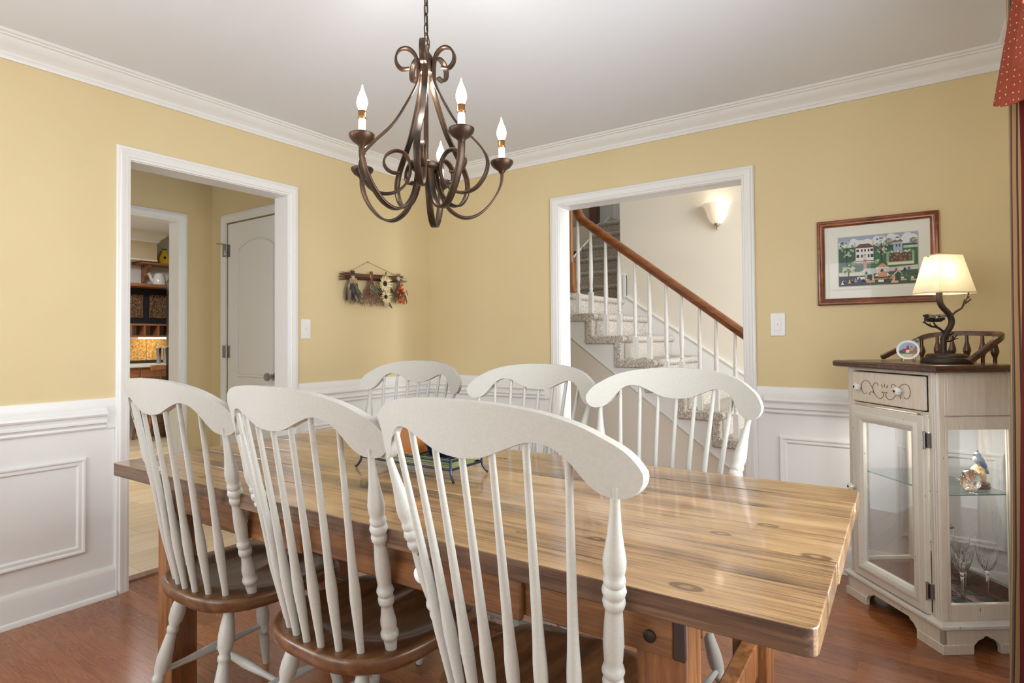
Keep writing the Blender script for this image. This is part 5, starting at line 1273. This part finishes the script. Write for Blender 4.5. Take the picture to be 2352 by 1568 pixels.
sc_ = thing('wall_sconce', 'lit frosted glass bowl sconce with a small finial on the stair wall', 'wall light', (1.674, SY1, 2.075))
FROST = NT('lit_frosted_glass'); FROST.base(srgb(250, 240, 224)); FROST.rough(.35); FROST.b.inputs['Emission Color'].default_value = (1.0, .80, .56, 1); FROST.b.inputs['Emission Strength'].default_value = .22; FROST = FROST.m
sp_ = [(.026, .050), (.040, .058), (.062, .085), (.080, .125), (.088, .165), (.096, .195), (.112, .218), (.116, .225), (.110, .224), (.092, .196), (.084, .165), (.076, .125), (.058, .088), (.036, .064), (.02, .06)]
V = []; Fc = []; n = 22
for r, z in sp_:
    for i in range(n+1):
        a = pi+pi*i/n; rr_ = r*(1+.012*cos(a*16)); V.append((rr_*cos(a), rr_*sin(a)*.82-.006, z))
for j in range(len(sp_)-1):
    for i in range(n): Fc.append((j*(n+1)+i, j*(n+1)+i+1, (j+1)*(n+1)+i+1, (j+1)*(n+1)+i))
obj('glass_shade', MB().add(V, Fc), FROST, sc_, angle=60)
obj('finial', MB().lathe([(.001, .0), (.006, .004), (.008, .012), (.005, .02), (.012, .03), (.026, .045), (.027, .056), (.001, .058)], 16, Matrix.Translation((0, -.014, 0))), M('antique_silver', srgb(176, 170, 150), .35, .8), sc_)
obj('wall_bracket', MB().box(-.03, .03, -.012, -.0005, .06, .20), STEEL, sc_, bevel=.002)
point('sconce_glow', (1.674, SY1-.085, 2.30), .45, (1.0, .84, .62), .03)

# ------------------------------------------------------------------ kitchen desk corner seen through the two doorways
def kbox(name, label, cat, x0, x1, y0, y1, z0, z1, m, part='board', bevel=.003, group=None):
    t = thing(name, label, cat, ((x0+x1)/2, (y0+y1)/2, z0), 0, group)
    obj(part, MB().box(-(x1-x0)/2, (x1-x0)/2, -(y1-y0)/2, (y1-y0)/2, 0, z1-z0), m, t, bevel=bevel); return t
s1 = kbox('wall_shelf', 'upper wooden kitchen shelf on a carved bracket, under the yellow birdhouse', 'shelf', KX+.001, KX+.26, -.06, .58, 2.118, 2.143, KITW)
obj('carved_bracket', MB().prism([(0, 0), (.22, 0), (.20, -.03), (.13, -.05), (.10, -.09), (.11, -.13), (.07, -.17), (.05, -.21), (0, -.21)], -.02, .02, basis((-.129, -.195, 0), (1, 0, 0), (0, 0, 1), (0, -1, 0))), KITW, s1, bevel=.004)
kbox('wall_shelf', 'lower wooden kitchen shelf under the white watering can', 'shelf', KX+.001, KX+.26, -.98, .58, 1.838, 1.876, KITW)
DB = tag(obj('black_board', MB().box(KX+.001, KX+.013, -.98, .60, 1.398, 1.836), DARKBOARD, smooth=False), 'black painted board behind the dark cork squares in the kitchen', 'board')
kbox('cork_square', 'dark cork square on the black board, beside the doorway casing', 'cork board', KX+.0135, KX+.025, -.25, .065, 1.468, 1.758, CORKD)
kbox('cork_square', 'dark cork square on the black board, beside the refrigerator', 'cork board', KX+.0135, KX+.025, .142, .455, 1.468, 1.764, CORKD)
cbx = thing('cubby_shelf', 'low wooden cubby shelf with square compartments under the black board', 'shelf', (KX+.001, -.277, 1.227))
cw = MB().box(0, .20, -.2, .80, 0, .020).box(0, .20, -.2, .80, .142, .164)
for y_ in (-.2, -.05, .12, .275, .44, .605, .782): cw.box(0, .20, y_, y_+.018, .02, .142)
obj('frame', cw, KITW, cbx, smooth=False)
tag(obj('under_shelf_light', MB().box(KX+.08, KX+.15, -.02, .29, 1.204, 1.2265), emit('lit_strip', (1, .86, .6, 1), 3.0), bevel=.004), 'slim lit strip light under the cubby shelf in the kitchen', 'light')
area('desk_strip_light', (KX+.16, .13, 1.20), (0, radians(25), 0), .06, .4, .7, (1.0, .80, .50))
for y0_, y1_, lab in ((-.38, .108, 'light cork board under the cubby, next to the doorway casing'), (.112, .56, 'light cork board under the cubby, behind the steel tumblers')):
    kbox('cork_board', lab, 'cork board', KX+.001, KX+.015, y0_, y1_, .940, 1.20, CORKL)
kbox('backsplash_strip', 'dark narrow strip along the back of the kitchen desk top', 'strip', KX+.001, KX+.02, -.98, .58, .9065, .939, DARKBOARD)
dk = thing('kitchen_desk', 'reddish wooden built-in kitchen desk with a white top and drawer', 'desk', (KX+.001, -.277, 0))
obj('worktop', MB().box(0, .56, -.7, .86, .874, .905), M('white_countertop', srgb(222, 218, 210), .3), dk, bevel=.004)
obj('side_panel', MB().box(0, .53, -.68, -.62, 0, .874), KITW, dk); obj('side_panel', MB().box(0, .50, .80, .86, 0, .874), KITW, dk)
obj('drawer', MB().box(.51, .535, .09, .78, .755, .865), KITW, dk, bevel=.004); obj('drawer', MB().box(.51, .535, -.60, .07, .755, .865), KITW, dk, bevel=.004)
def tumbler(lab, y_, m, straw):
    t = thing('tumbler', lab, 'tumbler', (KX+.26, y_, .9055))
    obj('cup', MB().lathe([(.022, 0), (.024, .004), (.029, .185), (.030, .190), (.001, .191)], 18), m, t)
    obj('lid', MB().lathe([(.031, .188), (.031, .198), (.025, .204), (.001, .204)], 18), M('clear_lid', srgb(196, 196, 194), .2), t)
    if straw: obj('straw', MB().tube([(0, .005, .20), (0, -.004, .31)], .004, 6), M('clear_straw', srgb(206, 204, 200), .3), t)
tumbler('brushed steel tumbler with a straw on the white kitchen desk top', .145, STEEL, True)
tumbler('pale steel tumbler without a straw beside the one with a straw', .222, M('pale_steel', srgb(188, 186, 182), .3, .8), False)
bh = thing('birdhouse', 'yellow pear-shaped birdhouse with a round black hole on the upper kitchen shelf', 'birdhouse', (KX+.12, .262, 2.1435))
po = smooth2d([(-.058, .002), (-.066, .05), (-.056, .10), (-.036, .135), (-.026, .165), (-.012, .182), (.012, .182), (.026, .165), (.036, .135), (.056, .10), (.066, .05), (.058, .002)], 4)
obj('body', MB().prism(po, -.04, .04, basis((0, 0, 0), (0, 1, 0), (0, 0, 1), (1, 0, 0))), M('yellow_paint', srgb(222, 182, 46), .5), bh, bevel=.008)
obj('entry_hole', MB().lathe([(.0165, .0405), (.0165, .0425), (.001, .0425)], 18, basis((0, 0, .085), (0, 1, 0), (0, 0, 1), (1, 0, 0))), BLACK, bh)
lfm = MB(); leaf(lfm, (0, .0, .182), (0, .9, .3), .05, .014, (70, 100, 60), .3); lfm.tube([(0, 0, .178), (0, -.006, .205)], .005, 6, 0, srgb(90, 66, 40))
obj('leaf', lfm, DRIED, bh)
wc = thing('watering_can', 'white ceramic watering can on the lower kitchen shelf', 'watering can', (KX+.13, .205, 1.8765))
obj('body', MB().lathe([(.066, 0), (.074, .006), (.076, .05), (.068, .095), (.055, .130), (.050, .146), (.046, .146), (.048, .13), (.001, .12)], 26), KNOBW, wc)
obj('spout', MB().tube(catmull([(0, -.06, .035), (0, -.090, .070), (0, -.112, .118), (0, -.128, .145)], 4), [.022]*5+[.019]*4+[.021, .024, .026, .028], 14), KNOBW, wc)
obj('handle', MB().tube(catmull([(0, .045, .135), (0, .08, .140), (0, .10, .11), (0, .095, .065), (0, .07, .035)], 4), .009, 10), KNOBW, wc)
rf = thing('refrigerator', 'black and stainless refrigerator, a narrow strip of it seen at the kitchen doorway', 'refrigerator', (-3.70, .42, 0))
obj('body', MB().box(-.37, .37, -.36, .40, .02, 1.87), BLACK, rf, bevel=.006)
obj('door', MB().box(-.37, .37, -.42, -.365, 1.12, 1.87), STEEL, rf, bevel=.012); obj('drawer', MB().box(-.37, .37, -.42, -.365, .04, 1.11), BLACK, rf, bevel=.012)
obj('handle', MB().tube([(.28, -.42, 1.2), (.28, -.46, 1.22), (.28, -.46, 1.7), (.28, -.42, 1.72)], .012, 10), STEEL, rf)
kc = thing('kitchen_chair', 'reddish wooden kitchen chair tucked at the kitchen desk', 'chair', (-4.40, .06, 0), radians(90))
obj('seat', MB().lathe([(.001, .44), (.20, .44), (.215, .450), (.21, .468), (.19, .470), (.001, .462)], 28), KITW, kc)
for sx in (-1, 1):
    for sy in (-1, 1): obj('leg', turned(LEGP, (sx*.13, sy*.13, .445), (sx*.19, sy*.20, .001), 12), KITW, kc, angle=70)
    obj('stretcher', turned(STRP, (sx*.166, -.172, .18), (sx*.166, .172, .18), 10), KITW, kc, angle=70)
obj('stretcher', turned(STRP, (-.166, 0, .18), (.166, 0, .18), 10), KITW, kc, angle=70)
for i in range(5):
    x = -.12+.06*i; obj('spindle', turned(SPINP, (x, -.17, .465), (x*1.3, -.26, .86), 8), KITW, kc, angle=70)
obj('crest_rail', MB().box(-.2, .2, -.28, -.255, .84, .90), KITW, kc, bevel=.008)
